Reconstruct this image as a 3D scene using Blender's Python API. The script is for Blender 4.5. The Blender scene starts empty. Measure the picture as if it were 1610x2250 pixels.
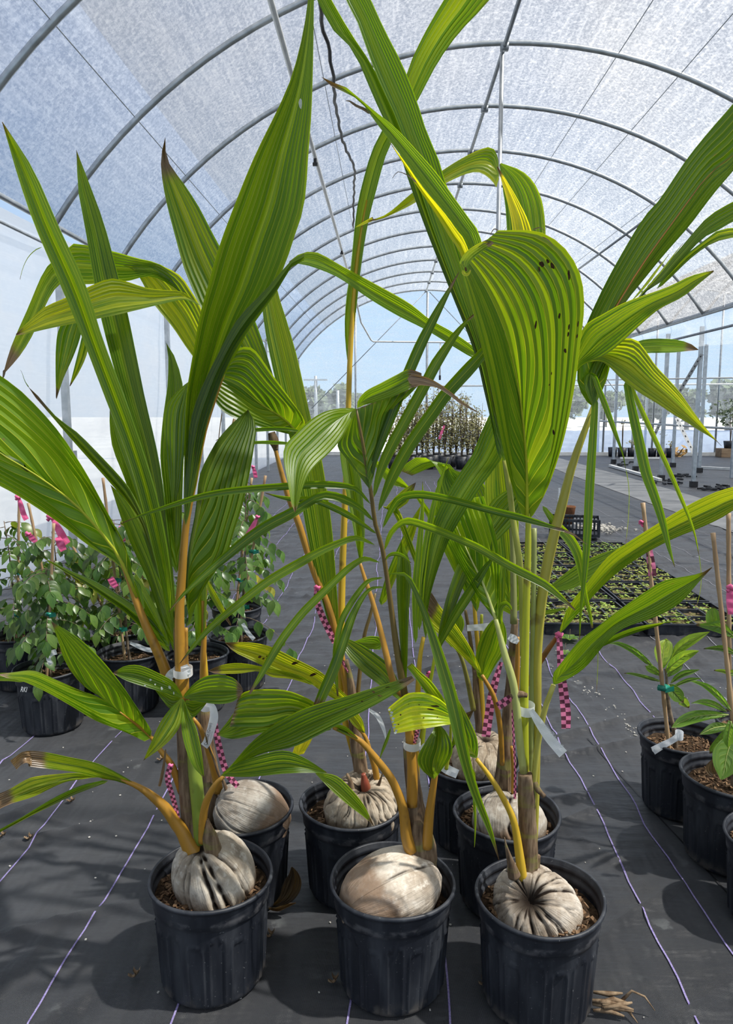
import bpy, bmesh, math, random
from math import sin, cos, pi, sqrt, atan2, radians
from mathutils import Vector, Matrix, noise as mnoise
random.seed(7)
S = bpy.context.scene
COL = S.collection
# ------------------------------------------------------------------ camera
F_PX = 1650.0; CAM_H = 1.32
PITCH = math.atan(225 / F_PX); YAW = math.atan(48 * cos(PITCH) / F_PX)
cd = bpy.data.cameras.new('camera'); cam = bpy.data.objects.new('camera', cd); COL.objects.link(cam)
cam.location = (0, 0, CAM_H); cam.rotation_euler = (pi / 2 - PITCH, 0, YAW)
cd.sensor_fit = 'VERTICAL'; cd.sensor_height = 36; cd.sensor_width = 36; cd.lens = F_PX / 2250 * 36
cd.clip_start = .05; cd.clip_end = 500
S.camera = cam
# ------------------------------------------------------------------ world, sun, exposure
SUN_AZ = radians(102)      # to the right of +Y
SUN_EL = radians(58)
w = bpy.data.worlds.new('sky'); S.world = w; w.use_nodes = True
wn = w.node_tree; wn.nodes.clear()
wo = wn.nodes.new('ShaderNodeOutputWorld'); bg = wn.nodes.new('ShaderNodeBackground')
tc = wn.nodes.new('ShaderNodeTexCoord'); sp_ = wn.nodes.new('ShaderNodeSeparateXYZ'); wn.links.new(tc.outputs['Generated'], sp_.inputs[0])
grad = wn.nodes.new('ShaderNodeValToRGB'); ge = grad.color_ramp.elements
ge[0].position = 0.0; ge[0].color = (.60, .80, 1.0, 1); ge[1].position = .75; ge[1].color = (.15, .27, .55, 1)
g2 = ge.new(.14); g2.color = (.52, .76, 1.05, 1); g3 = ge.new(.35); g3.color = (.30, .48, .80, 1)
wn.links.new(sp_.outputs[2], grad.inputs[0])
cn = wn.nodes.new('ShaderNodeTexNoise'); cn.inputs['Scale'].default_value = 2.6; cn.inputs['Detail'].default_value = 7
cr = wn.nodes.new('ShaderNodeValToRGB'); cr.color_ramp.elements[0].position = .38; cr.color_ramp.elements[1].position = .62
mixc = wn.nodes.new('ShaderNodeMixRGB'); mixc.inputs[2].default_value = (.80, .83, .88, 1)
mulc = wn.nodes.new('ShaderNodeMath'); mulc.operation = 'MULTIPLY'
ele = wn.nodes.new('ShaderNodeMapRange'); ele.inputs[1].default_value = .12; ele.inputs[2].default_value = .4; ele.inputs[4].default_value = .8
wn.links.new(sp_.outputs[2], ele.inputs[0]); wn.links.new(ele.outputs[0], mulc.inputs[1])
wn.links.new(tc.outputs['Generated'], cn.inputs['Vector']); wn.links.new(cn.outputs['Fac'], cr.inputs[0])
wn.links.new(cr.outputs[0], mulc.inputs[0]); wn.links.new(mulc.outputs[0], mixc.inputs[0]); wn.links.new(grad.outputs[0], mixc.inputs[1])
# the bright haze round the sun
dp = wn.nodes.new('ShaderNodeVectorMath'); dp.operation = 'DOT_PRODUCT'; dp.inputs[1].default_value = (sin(SUN_AZ) * cos(SUN_EL), cos(SUN_AZ) * cos(SUN_EL), sin(SUN_EL))
wn.links.new(tc.outputs['Generated'], dp.inputs[0])
hz = wn.nodes.new('ShaderNodeMapRange'); hz.interpolation_type = 'SMOOTHSTEP'; hz.inputs[1].default_value = .35; hz.inputs[2].default_value = 1.0; hz.inputs[4].default_value = .9; wn.links.new(dp.outputs['Value'], hz.inputs[0])
halo = wn.nodes.new('ShaderNodeMixRGB'); halo.inputs[2].default_value = (.95, .96, .97, 1); wn.links.new(hz.outputs[0], halo.inputs[0]); wn.links.new(mixc.outputs[0], halo.inputs[1])
wn.links.new(halo.outputs[0], bg.inputs[0]); wn.links.new(bg.outputs[0], wo.inputs[0])
bg.inputs[1].default_value = 1.0
sd = bpy.data.lights.new('sun', 'SUN'); sd.energy = 13.0; sd.angle = radians(1.2); sd.color = (1, .95, .86)
sun = bpy.data.objects.new('sun', sd); COL.objects.link(sun)
dirv = Vector((sin(SUN_AZ) * cos(SUN_EL), cos(SUN_AZ) * cos(SUN_EL), sin(SUN_EL)))
sun.rotation_euler = dirv.to_track_quat('Z', 'Y').to_euler(); sun.location = (6, 4, 12)
vs = S.view_settings; vs.view_transform = 'Standard'; vs.look = 'None'; vs.gamma = 1; vs.use_curve_mapping = False
vs.exposure = 0.0
cy = S.cycles
cy.max_bounces = 7; cy.diffuse_bounces = 3; cy.glossy_bounces = 2; cy.transmission_bounces = 4; cy.transparent_max_bounces = 10
cy.caustics_reflective = False; cy.caustics_refractive = False; cy.sample_clamp_indirect = 4

# ------------------------------------------------------------------ pixel measurements -> points in the place
def ray(px, py):
    x = (px - 805) / F_PX; z = -(py - 1125) / F_PX
    fy = cos(PITCH) + sin(PITCH) * z; fz = -sin(PITCH) + cos(PITCH) * z
    return cos(YAW) * x - sin(YAW) * fy, sin(YAW) * x + cos(YAW) * fy, fz
def P(px, py, D):
    X, Y, Z = ray(px, py); t = D / Y
    return Vector((X * t, D, CAM_H + Z * t))
def G(px, py, z=0.0):
    X, Y, Z = ray(px, py); t = (z - CAM_H) / Z
    return Vector((X * t, Y * t, z))
def pts(s):
    return [tuple(float(q) for q in a.split(',')) for a in s.split()]
def nums(s):
    return [float(q) for q in s.split()] if isinstance(s, str) else [float(s)]
class Curve:
    """Catmull-Rom through points, parametrised by arc length 0..1."""
    def __init__(self, p, n=48):
        p = [Vector(q) for q in p]
        ext = [p[0] * 2 - p[1]] + p + [p[-1] * 2 - p[-2]]
        out = []
        seg = len(p) - 1
        per = max(2, n // seg)
        for i in range(seg):
            a, b, c, d = ext[i:i + 4]
            for k in range(per):
                t = k / per
                out.append(.5 * ((2 * b) + (c - a) * t + (2 * a - 5 * b + 4 * c - d) * t * t + (3 * b - a - 3 * c + d) * t ** 3))
        out.append(p[-1]); self.q = out
        s = [0.0]
        for i in range(1, len(out)): s.append(s[-1] + (out[i] - out[i - 1]).length)
        L = s[-1] or 1.0
        self.s = [x / L for x in s]
    def __call__(self, t):
        t = min(max(t, 0.0), 1.0); s = self.s
        lo, hi = 0, len(s) - 1
        while hi - lo > 1:
            m = (lo + hi) // 2
            if s[m] <= t: lo = m
            else: hi = m
        d = s[hi] - s[lo]
        return self.q[lo].lerp(self.q[hi], (t - s[lo]) / d if d > 1e-9 else 0)
def lin(v, t):
    if len(v) == 1: return v[0]
    x = min(max(t, 0), 1) * (len(v) - 1); i = min(int(x), len(v) - 2)
    f = x - i
    # smooth (Catmull-Rom) interpolation of a scalar list
    a = v[max(i - 1, 0)]; b = v[i]; c = v[i + 1]; d = v[min(i + 2, len(v) - 1)]
    return .5 * ((2 * b) + (c - a) * f + (2 * a - 5 * b + 4 * c - d) * f * f + (3 * b - a - 3 * c + d) * f ** 3)

# ------------------------------------------------------------------ object helpers
def tag(o, label=None, cat=None, group=None, kind=None):
    if label: o['label'] = label
    if cat: o['category'] = cat
    if group: o['group'] = group
    if kind: o['kind'] = kind
    return o
def thing(name, label, cat, loc=(0, 0, 0), group=None):
    o = bpy.data.objects.new(name, None); COL.objects.link(o); o.location = loc; o.empty_display_size = .05
    return tag(o, label, cat, group)
def link(name, me, mat=None, parent=None, loc=None, color=None):
    o = bpy.data.objects.new(name, me); COL.objects.link(o)
    if mat and not me.materials: me.materials.append(mat)
    if parent:
        o.parent = parent
        # meshes are given in world space: undo the offsets of the parents
        off = Vector((0, 0, 0)); q = parent
        while q: off += q.location; q = q.parent
        o.location = -off if loc is None else loc
    elif loc is not None: o.location = loc
    if color: o.color = color
    return o
class MB:
    def __init__(self): self.v = []; self.f = []; self.uv = None
    def add(self, v, f):
        b = len(self.v); self.v += [tuple(x) for x in v]; self.f += [tuple(b + i for i in q) for q in f]
    def tube(self, pl, r, n=8, cap=True):
        pl = [Vector(p) for p in pl]
        if not isinstance(r, (list, tuple)): r = [r] * len(pl)
        rings = []; up = None; vs_ = []
        for i, p in enumerate(pl):
            t = (pl[min(i + 1, len(pl) - 1)] - pl[max(i - 1, 0)])
            if t.length < 1e-9: t = Vector((0, 0, 1))
            t.normalize()
            if up is None:
                up = t.orthogonal().normalized()
            else:
                up = (up - t * up.dot(t))
                up = up.normalized() if up.length > 1e-6 else t.orthogonal().normalized()
            sd_ = t.cross(up)
            for k in range(n):
                a = 2 * pi * k / n
                vs_.append(p + (up * cos(a) + sd_ * sin(a)) * r[i])
        f = []
        for i in range(len(pl) - 1):
            for k in range(n):
                f.append((i * n + k, i * n + (k + 1) % n, (i + 1) * n + (k + 1) % n, (i + 1) * n + k))
        if cap:
            f.append(tuple(range(n))[::-1]); f.append(tuple((len(pl) - 1) * n + k for k in range(n)))
        self.add(vs_, f); return self
    def box(self, c, s, rot=0.0, tilt=None):
        c = Vector(c); hx, hy, hz = s[0] / 2, s[1] / 2, s[2] / 2
        m = Matrix.Rotation(rot, 3, 'Z')
        if tilt is not None: m = m @ tilt
        v = [c + m @ Vector((x, y, z)) for x in (-hx, hx) for y in (-hy, hy) for z in (-hz, hz)]
        self.add(v, [(0, 1, 3, 2), (4, 6, 7, 5), (0, 4, 5, 1), (2, 3, 7, 6), (0, 2, 6, 4), (1, 5, 7, 3)]); return self
    def grid(self, fn, nu, nv):
        v = [fn(i / nu, j / nv) for j in range(nv + 1) for i in range(nu + 1)]
        f = [(j * (nu + 1) + i, j * (nu + 1) + i + 1, (j + 1) * (nu + 1) + i + 1, (j + 1) * (nu + 1) + i) for j in range(nv) for i in range(nu)]
        self.add(v, f); return self
    def lathe(self, prof, n=48, rad=None):
        v = []; f = []
        for (r, z) in prof:
            for k in range(n):
                a = 2 * pi * k / n; q = r if rad is None else rad(r, z, a)
                v.append((q * cos(a), q * sin(a), z))
        for i in range(len(prof) - 1):
            for k in range(n):
                f.append((i * n + k, i * n + (k + 1) % n, (i + 1) * n + (k + 1) % n, (i + 1) * n + k))
        self.add(v, f); return self
    def mesh(self, name, smooth=True):
        me = bpy.data.meshes.new(name); me.from_pydata(self.v, [], self.f); me.validate()
        if smooth:
            me.polygons.foreach_set('use_smooth', [True] * len(me.polygons))
        me.update(); return me
    def build(self, name, mat=None, parent=None, smooth=True, color=None, loc=None):
        return link(name, self.mesh(name, smooth), mat, parent, color=color, loc=loc)

# ------------------------------------------------------------------ materials
def newmat(name):
    m = bpy.data.materials.new(name); m.use_nodes = True; n = m.node_tree; n.nodes.clear()
    return m, n
def nd(n, t, **kw):
    x = n.nodes.new(t)
    for k, v in kw.items(): setattr(x, k, v)
    return x
def mth(n, op, a, b=None, c=None, clamp=False):
    x = nd(n, 'ShaderNodeMath', operation=op, use_clamp=clamp)
    for i, q in enumerate((a, b, c)):
        if q is None: continue
        if isinstance(q, (int, float)): x.inputs[i].default_value = q
        else: n.links.new(q, x.inputs[i])
    return x.outputs[0]
def mixc_(n, fac, a, b, blend='MIX'):
    x = nd(n, 'ShaderNodeMixRGB', blend_type=blend)
    for i, q in enumerate((fac, a, b)):
        if isinstance(q, (int, float)): x.inputs[i].default_value = q
        elif isinstance(q, tuple): x.inputs[i].default_value = q if len(q) == 4 else q + (1,)
        else: n.links.new(q, x.inputs[i])
    return x.outputs[0]
def noise(n, vec, scale, detail=3, rough=.55):
    x = nd(n, 'ShaderNodeTexNoise'); x.inputs['Scale'].default_value = scale; x.inputs['Detail'].default_value = detail; x.inputs['Roughness'].default_value = rough
    if vec is not None: n.links.new(vec, x.inputs['Vector'])
    return x.outputs['Fac']
def mapped(n, out, sc):
    x = nd(n, 'ShaderNodeMapping'); x.inputs['Scale'].default_value = sc; n.links.new(out, x.inputs['Vector']); return x.outputs[0]
def ramp(n, fac, stops):
    x = nd(n, 'ShaderNodeValToRGB'); e = x.color_ramp.elements
    while len(e) < len(stops): e.new(.5)
    for q, (p, c) in zip(e, stops): q.position = p; q.color = c if len(c) == 4 else tuple(c) + (1,)
    n.links.new(fac, x.inputs[0]); return x.outputs[0]
def sstep(n, x, a, b):
    q = nd(n, 'ShaderNodeMapRange', interpolation_type='SMOOTHSTEP'); q.inputs[1].default_value = a; q.inputs[2].default_value = b
    n.links.new(x, q.inputs[0]); return q.outputs[0]
def bump(n, h, strength=.3, dist=.002):
    x = nd(n, 'ShaderNodeBump'); x.inputs['Strength'].default_value = strength; x.inputs['Distance'].default_value = dist
    n.links.new(h, x.inputs['Height']); return x.outputs[0]
def bsdf(n, col, rough=.5, spec=.5, metal=0, normal=None):
    b = nd(n, 'ShaderNodeBsdfPrincipled')
    for k, q in (('Base Color', col), ('Roughness', rough), ('Metallic', metal), ('Specular IOR Level', spec)):
        if isinstance(q, (int, float)): b.inputs[k].default_value = q
        elif isinstance(q, tuple): b.inputs[k].default_value = q if len(q) == 4 else q + (1,)
        else: n.links.new(q, b.inputs[k])
    if normal: n.links.new(normal, b.inputs['Normal'])
    return b.outputs[0]
def out(n, sh):
    o = nd(n, 'ShaderNodeOutputMaterial'); n.links.new(sh, o.inputs[0])
def objco(n): return nd(n, 'ShaderNodeTexCoord').outputs['Object']
def geo(n): return nd(n, 'ShaderNodeNewGeometry').outputs['Position']
def simple(name, c1, c2, scale=20, rough=.6, spec=.4, metal=0, bs=.2, bd=.002, stretch=None, detail=4):
    m, n = newmat(name); co = geo(n)
    if stretch: co = mapped(n, co, stretch)
    f = noise(n, co, scale, detail)
    c = ramp(n, f, [(.3, c1), (.7, c2)])
    out(n, bsdf(n, c, rough, spec, metal, bump(n, f, bs, bd) if bs else None)); return m

def leaf_material(name, dark, light, yellow, trans, tfac=.4, rough=.40, spec=.55, lines=True, gloss_tint=None):
    """uv.x counts pleats, uv.y runs base to tip; object colour: r yellowing, g dried tip, b lightness."""
    m, n = newmat(name)
    uv = nd(n, 'ShaderNodeUVMap'); sep = nd(n, 'ShaderNodeSeparateXYZ'); n.links.new(uv.outputs[0], sep.inputs[0])
    ux, uy = sep.outputs[0], sep.outputs[1]
    oi = nd(n, 'ShaderNodeObjectInfo'); sc = nd(n, 'ShaderNodeSeparateColor'); n.links.new(oi.outputs['Color'], sc.inputs[0])
    cy_, ct, cb = sc.outputs[0], sc.outputs[1], sc.outputs[2]
    rnd = oi.outputs['Random']
    fr = mth(n, 'FRACT', mth(n, 'ADD', ux, 100.0))
    e = mth(n, 'MINIMUM', fr, mth(n, 'SUBTRACT', 1.0, fr))
    line = mth(n, 'SUBTRACT', 1.0, sstep(n, e, .008, .045))
    wn_ = nd(n, 'ShaderNodeTexWhiteNoise', noise_dimensions='1D')
    n.links.new(mth(n, 'ADD', mth(n, 'FLOOR', mth(n, 'ADD', ux, 100.0)), mth(n, 'MULTIPLY', rnd, 977.0)), wn_.inputs['W'])
    cmb = nd(n, 'ShaderNodeCombineXYZ'); n.links.new(mth(n, 'MULTIPLY', ux, 3.0), cmb.inputs[0]); n.links.new(mth(n, 'MULTIPLY', uy, 1.2), cmb.inputs[1]); n.links.new(mth(n, 'MULTIPLY', rnd, 50.), cmb.inputs[2])
    streak = noise(n, cmb.outputs[0], 2.2, 4)
    cmb2 = nd(n, 'ShaderNodeCombineXYZ'); n.links.new(mth(n, 'MULTIPLY', ux, .22), cmb2.inputs[0]); n.links.new(mth(n, 'MULTIPLY', uy, 3.0), cmb2.inputs[1]); n.links.new(mth(n, 'MULTIPLY', rnd, 91.), cmb2.inputs[2])
    blot = noise(n, cmb2.outputs[0], 2.0, 4)
    lf = mth(n, 'ADD', mth(n, 'MULTIPLY', streak, .75), mth(n, 'MULTIPLY', wn_.outputs[0], .3))
    base = mixc_(n, sstep(n, lf, .2, .95), dark, light)
    if lines: base = mixc_(n, mth(n, 'MULTIPLY', line, .42), base, tuple(min(1, c * 1.25 + .06) for c in yellow[:3]))
    yf = mth(n, 'ADD', mth(n, 'MULTIPLY', mth(n, 'ADD', mth(n, 'MULTIPLY', uy, .35), mth(n, 'MULTIPLY', blot, .9)), cy_), mth(n, 'SUBTRACT', mth(n, 'MULTIPLY', cy_, .9), .55), clamp=True)
    yf = mth(n, 'ADD', yf, mth(n, 'MULTIPLY', mth(n, 'MULTIPLY', mth(n, 'SUBTRACT', wn_.outputs[0], .5), .55), cy_), clamp=True)
    base = mixc_(n, yf, base, yellow)
    tipx = mth(n, 'ADD', uy, mth(n, 'MULTIPLY', mth(n, 'SUBTRACT', streak, .5), .12))
    q = nd(n, 'ShaderNodeMapRange', interpolation_type='SMOOTHSTEP'); n.links.new(tipx, q.inputs[0])
    n.links.new(mth(n, 'SUBTRACT', 1.005, mth(n, 'MULTIPLY', ct, .30)), q.inputs[1]); n.links.new(mth(n, 'SUBTRACT', 1.03, mth(n, 'MULTIPLY', ct, .24)), q.inputs[2])
    tipf = q.outputs[0]
    spots = nd(n, 'ShaderNodeTexVoronoi'); spots.inputs['Scale'].default_value = 1.0
    cmb3 = nd(n, 'ShaderNodeCombineXYZ'); n.links.new(mth(n, 'MULTIPLY', ux, 1.3), cmb3.inputs[0]); n.links.new(mth(n, 'MULTIPLY', uy, 16.0), cmb3.inputs[1]); n.links.new(mth(n, 'MULTIPLY', rnd, 37.), cmb3.inputs[2])
    n.links.new(cmb3.outputs[0], spots.inputs['Vector'])
    spf = mth(n, 'MULTIPLY', mth(n, 'SUBTRACT', 1.0, sstep(n, spots.outputs['Distance'], .09, .14)), sstep(n, blot, .6, .66))
    brown = ramp(n, streak, [(.3, (.035, .018, .008)), (.55, (.16, .10, .05)), (.75, (.30, .23, .15))])
    base = mixc_(n, mth(n, 'MAXIMUM', tipf, mth(n, 'MULTIPLY', spf, .85)), base, brown)
    bright = nd(n, 'ShaderNodeVectorMath', operation='SCALE'); n.links.new(base, bright.inputs[0]); n.links.new(mth(n, 'MULTIPLY', cb, 2.0), bright.inputs['Scale'])
    base = bright.outputs[0]
    fine = noise(n, cmb.outputs[0], 14.0, 2)
    rg = mth(n, 'ADD', rough - .08, mth(n, 'MULTIPLY', fine, .16))
    pr = bsdf(n, base, rg, spec, 0, bump(n, fine, .12, .0006))
    tr = nd(n, 'ShaderNodeBsdfTranslucent')
    tcol = mixc_(n, 1.0, base, trans, 'MULTIPLY')
    n.links.new(tcol, tr.inputs[0])
    mx = nd(n, 'ShaderNodeMixShader'); n.links.new(pr, mx.inputs[1]); n.links.new(tr.outputs[0], mx.inputs[2])
    n.links.new(mth(n, 'MULTIPLY', mth(n, 'SUBTRACT', 1.0, mth(n, 'MULTIPLY', tipf, .8)), tfac), mx.inputs[0])
    out(n, mx.outputs[0]); return m
LEAF = leaf_material('palm_leaf', (.042, .105, .007), (.135, .235, .013), (.48, .43, .03), (3.0, 2.7, .6), .52, .36, .6)
YOUNG = leaf_material('sapling_leaf', (.045, .12, .025), (.15, .26, .05), (.52, .44, .06), (2.2, 2.3, .9), .35, .33, .5, False)
BROAD = leaf_material('broad_leaf', (.10, .20, .04), (.17, .30, .05), (.42, .46, .06), (2.2, 2.2, .9), .4, .4, .45, True)

def petiole_material():
    m, n = newmat('petiole'); oi = nd(n, 'ShaderNodeObjectInfo'); co = mapped(n, geo(n), (60, 60, 6))
    f = noise(n, co, 1.0, 5); f2 = noise(n, geo(n), 14, 3)
    c = mixc_(n, sstep(n, f, .35, .75), oi.outputs['Color'], mixc_(n, .3, oi.outputs['Color'], (.16, .10, .02)))
    c = mixc_(n, mth(n, 'MULTIPLY', sstep(n, f2, .62, .72), .6), c, (.10, .05, .015))
    out(n, bsdf(n, c, .42, .45, 0, bump(n, f, .15, .001))); return m
PET = petiole_material()
ORANGE = (.43, .215, .025, 1); YELLOW = (.62, .40, .03, 1); LIME = (.44, .48, .025, 1); GREEN = (.22, .30, .04, 1); PALE = (.46, .50, .16, 1); RUST = (.30, .12, .02, 1); DUSK = (.16, .11, .035, 1)

def trunk_material():
    m, n = newmat('fibre_sheath'); co = mapped(n, geo(n), (90, 90, 14)); f = noise(n, co, 1.0, 6); f2 = noise(n, mapped(n, geo(n), (8, 8, 34)), 1.0, 4)
    c = ramp(n, f, [(.28, (.045, .027, .016)), (.5, (.17, .115, .07)), (.72, (.30, .22, .14))])
    c = mixc_(n, mth(n, 'MULTIPLY', sstep(n, f2, .55, .68), .5), c, (.20, .21, .04))
    out(n, bsdf(n, c, .85, .15, 0, bump(n, f, .8, .004))); return m
TRUNK = trunk_material()

def pot_material():
    m, n = newmat('black_plastic'); co = objco(n); f = noise(n, co, 26, 5); f2 = noise(n, mapped(n, co, (12, 12, 2.5)), 1.6, 4); f3 = noise(n, co, 190, 2)
    sep = nd(n, 'ShaderNodeSeparateXYZ'); n.links.new(co, sep.inputs[0])
    oi = nd(n, 'ShaderNodeObjectInfo')
    dust = mth(n, 'MULTIPLY', sstep(n, f2, .42, .72), .45)
    c = mixc_(n, dust, (.010, .0125, .019), (.085, .092, .105))
    band = mth(n, 'MULTIPLY', mth(n, 'MULTIPLY', sstep(n, sep.outputs[2], .195, .205), mth(n, 'SUBTRACT', 1.0, sstep(n, sep.outputs[2], .216, .224))), sstep(n, f, .46, .62))
    c = mixc_(n, mth(n, 'MULTIPLY', band, .5), c, (.17, .165, .17))
    low = mth(n, 'MULTIPLY', mth(n, 'SUBTRACT', 1.0, sstep(n, sep.outputs[2], .0, .045)), sstep(n, f, .45, .65))
    c = mixc_(n, mth(n, 'MULTIPLY', low, .55), c, (.16, .14, .12))
    c = mixc_(n, mth(n, 'MULTIPLY', sstep(n, f3, .68, .74), .35), c, (.3, .3, .3))
    out(n, bsdf(n, c, mth(n, 'ADD', .36, mth(n, 'MULTIPLY', f2, .3)), .5, 0, bump(n, f, .06, .002))); return m
POT = pot_material()
SOIL = simple('potting_soil', (.018, .011, .007), (.10, .065, .04), 90, .95, .1, 0, 1.0, .012, detail=6)
BARK = simple('bark_chips', (.045, .022, .012), (.30, .19, .11), 55, .9, .15, 0, .5, .003)

def husk_material():
    m, n = newmat('coconut_husk'); at = nd(n, 'ShaderNodeAttribute', attribute_name='groove'); oi = nd(n, 'ShaderNodeObjectInfo')
    uv = nd(n, 'ShaderNodeUVMap'); u = mapped(n, uv.outputs[0], (34, 3.0, 1))
    f = noise(n, u, 1.0, 6, .65); co = objco(n); f2 = noise(n, co, 16, 5); f3 = noise(n, co, 70, 4)
    c = ramp(n, f2, [(.25, (.19, .155, .12)), (.5, (.42, .37, .31)), (.72, (.60, .56, .50))])
    fib = noise(n, mapped(n, uv.outputs[0], (110, 5.0, 1)), 1.0, 4, .6)
    c = mixc_(n, mth(n, 'MULTIPLY', mth(n, 'MULTIPLY', sstep(n, f, .52, .8), .3), oi.outputs['Alpha']), c, (.16, .12, .085))
    c = mixc_(n, mth(n, 'MULTIPLY', mth(n, 'MULTIPLY', sstep(n, fib, .54, .74), .55), oi.outputs['Alpha']), c, (.12, .085, .055))
    c = mixc_(n, mth(n, 'MULTIPLY', sstep(n, f3, .52, .7), .45), c, (.70, .67, .62))
    f4 = noise(n, co, 38, 5, .65); c = mixc_(n, mth(n, 'MULTIPLY', sstep(n, f4, .50, .66), .38), c, (.17, .125, .085))
    c = mixc_(n, 1.0, c, oi.outputs['Color'], 'MULTIPLY')
    sp = nd(n, 'ShaderNodeSeparateXYZ'); n.links.new(co, sp.inputs[0])
    earth = mth(n, 'MULTIPLY', mth(n, 'SUBTRACT', 1.0, sstep(n, mth(n, 'ADD', sp.outputs[2], mth(n, 'MULTIPLY', mth(n, 'SUBTRACT', f2, .5), .06)), -.045, .0)), .75)
    c = mixc_(n, earth, c, (.22, .13, .075))
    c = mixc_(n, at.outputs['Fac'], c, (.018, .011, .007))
    h = mth(n, 'ADD', mth(n, 'MULTIPLY', fib, .6), mth(n, 'ADD', mth(n, 'MULTIPLY', f, .3), mth(n, 'MULTIPLY', f3, .3)))
    out(n, bsdf(n, c, .82, .18, 0, bump(n, h, .7, .006))); return m
HUSK = husk_material()

def fabric_material():
    m, n = newmat('ground_cloth'); co = geo(n)
    f = noise(n, co, 1.1, 6, .6); f2 = noise(n, co, 9, 5); f3 = noise(n, co, 60, 3)
    wr = noise(n, mapped(n, co, (2.2, .55, 1)), 1.6, 4); wr2 = noise(n, mapped(n, co, (1.2, 5.0, 1)), 1.2, 4)
    c = ramp(n, f, [(.3, (.0105, .012, .0155)), (.65, (.029, .030, .033))])
    c = mixc_(n, mth(n, 'MULTIPLY', sstep(n, f2, .5, .75), .35), c, (.060, .058, .055))
    ring = nd(n, 'ShaderNodeTexVoronoi'); ring.inputs['Scale'].default_value = 7.0; n.links.new(co, ring.inputs['Vector'])
    dep = mth(n, 'MULTIPLY', mth(n, 'SUBTRACT', 1.0, sstep(n, mth(n, 'ADD', ring.outputs['Distance'], mth(n, 'MULTIPLY', mth(n, 'SUBTRACT', f3, .5), .25)), .10, .19)), sstep(n, noise(n, co, 2.3, 2), .52, .62))
    c = mixc_(n, mth(n, 'MULTIPLY', dep, .32), c, (.26, .28, .28))
    weave = nd(n, 'ShaderNodeTexWave', wave_type='BANDS', bands_direction='X'); weave.inputs['Scale'].default_value = 160; n.links.new(co, weave.inputs['Vector'])
    weave2 = nd(n, 'ShaderNodeTexWave', wave_type='BANDS', bands_direction='Y'); weave2.inputs['Scale'].default_value = 160; n.links.new(co, weave2.inputs['Vector'])
    wv = mth(n, 'MULTIPLY', weave.outputs['Fac'], weave2.outputs['Fac'])
    h = mth(n, 'ADD', mth(n, 'ADD', mth(n, 'MULTIPLY', wr, 1.0), mth(n, 'MULTIPLY', wr2, .6)), mth(n, 'ADD', mth(n, 'MULTIPLY', f2, .12), mth(n, 'MULTIPLY', wv, .012)))
    sh = bsdf(n, c, mth(n, 'ADD', .34, mth(n, 'MULTIPLY', f, .28)), .65, 0, bump(n, h, .9, .10))
    sh.node.inputs['Sheen Weight'].default_value = .10; sh.node.inputs['Sheen Roughness'].default_value = .35; sh.node.inputs['Sheen Tint'].default_value = (.85, .9, 1, 1)
    out(n, sh); return m
FABRIC = fabric_material()

def film_material(name, tint, glow, tlo, thi, scale, direction=None, rough_spec=.12, body=1.0):
    """Thin polyethylene film: part clear, part scattering, sparkle of sky and sun painted in as pale flecks."""
    m, n = newmat(name); co = geo(n)
    f = noise(n, mapped(n, co, direction or (1, 1, 1)), scale, 3, .7); f2 = noise(n, co, .55, 4); f3 = noise(n, mapped(n, co, (3, .25, 3)), 3.0, 3)
    fl = noise(n, mapped(n, co, (1, .8, 1)), scale * .62, 2, .6)
    st = noise(n, mapped(n, co, (9, .35, 9)), 1.6, 4, .7); st2 = noise(n, mapped(n, co, (26, 1.6, 26)), 1.2, 3, .7)
    fleck = mth(n, 'ADD', mth(n, 'MULTIPLY', sstep(n, f, .40, .62), .36), mth(n, 'ADD', mth(n, 'MULTIPLY', sstep(n, fl, .54, .64), .30), mth(n, 'ADD', mth(n, 'MULTIPLY', sstep(n, st, .45, .68), .22), mth(n, 'MULTIPLY', sstep(n, st2, .52, .66), .22))))
    clear = nd(n, 'ShaderNodeBsdfTransparent'); n.links.new(mixc_(n, fleck, tuple(c * body for c in tint), (1.0, 1.0, 1.0)), clear.inputs[0])
    tr = nd(n, 'ShaderNodeBsdfTranslucent'); tr.inputs[0].default_value = glow + (1,)
    df = nd(n, 'ShaderNodeBsdfDiffuse'); df.inputs[0].default_value = tuple(g * .75 for g in glow) + (1,)
    gl = nd(n, 'ShaderNodeBsdfGlossy'); gl.inputs['Roughness'].default_value = .25; gl.inputs[0].default_value = (.9, .92, .95, 1)
    a = nd(n, 'ShaderNodeMixShader'); a.inputs[0].default_value = .28; n.links.new(tr.outputs[0], a.inputs[1]); n.links.new(df.outputs[0], a.inputs[2])
    b = nd(n, 'ShaderNodeMixShader'); b.inputs[0].default_value = .06; n.links.new(a.outputs[0], b.inputs[1]); n.links.new(gl.outputs[0], b.inputs[2])
    k = mth(n, 'ADD', mth(n, 'MULTIPLY', fleck, .75), mth(n, 'MULTIPLY', f2, .25))
    fac = nd(n, 'ShaderNodeMapRange'); fac.inputs[3].default_value = tlo; fac.inputs[4].default_value = thi; n.links.new(k, fac.inputs[0])
    mx = nd(n, 'ShaderNodeMixShader'); n.links.new(fac.outputs[0], mx.inputs[0]); n.links.new(clear.outputs[0], mx.inputs[1]); n.links.new(b.outputs[0], mx.inputs[2])
    out(n, mx.outputs[0]); return m
ROOF = film_material('woven_roof_film', (.90, .93, .98), (.42, .43, .45), .18, .92, 40, (1, .7, 1), body=.55)
ROOF2 = film_material('double_roof_film', (.80, .88, 1.0), (.50, .54, .62), .18, .85, 40, (1, .7, 1), body=.58)
ENDF = film_material('end_wall_film', (.97, .99, 1.0), (.86, .90, .95), .18, .55, 5, (.35, 1, 3.0))
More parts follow.
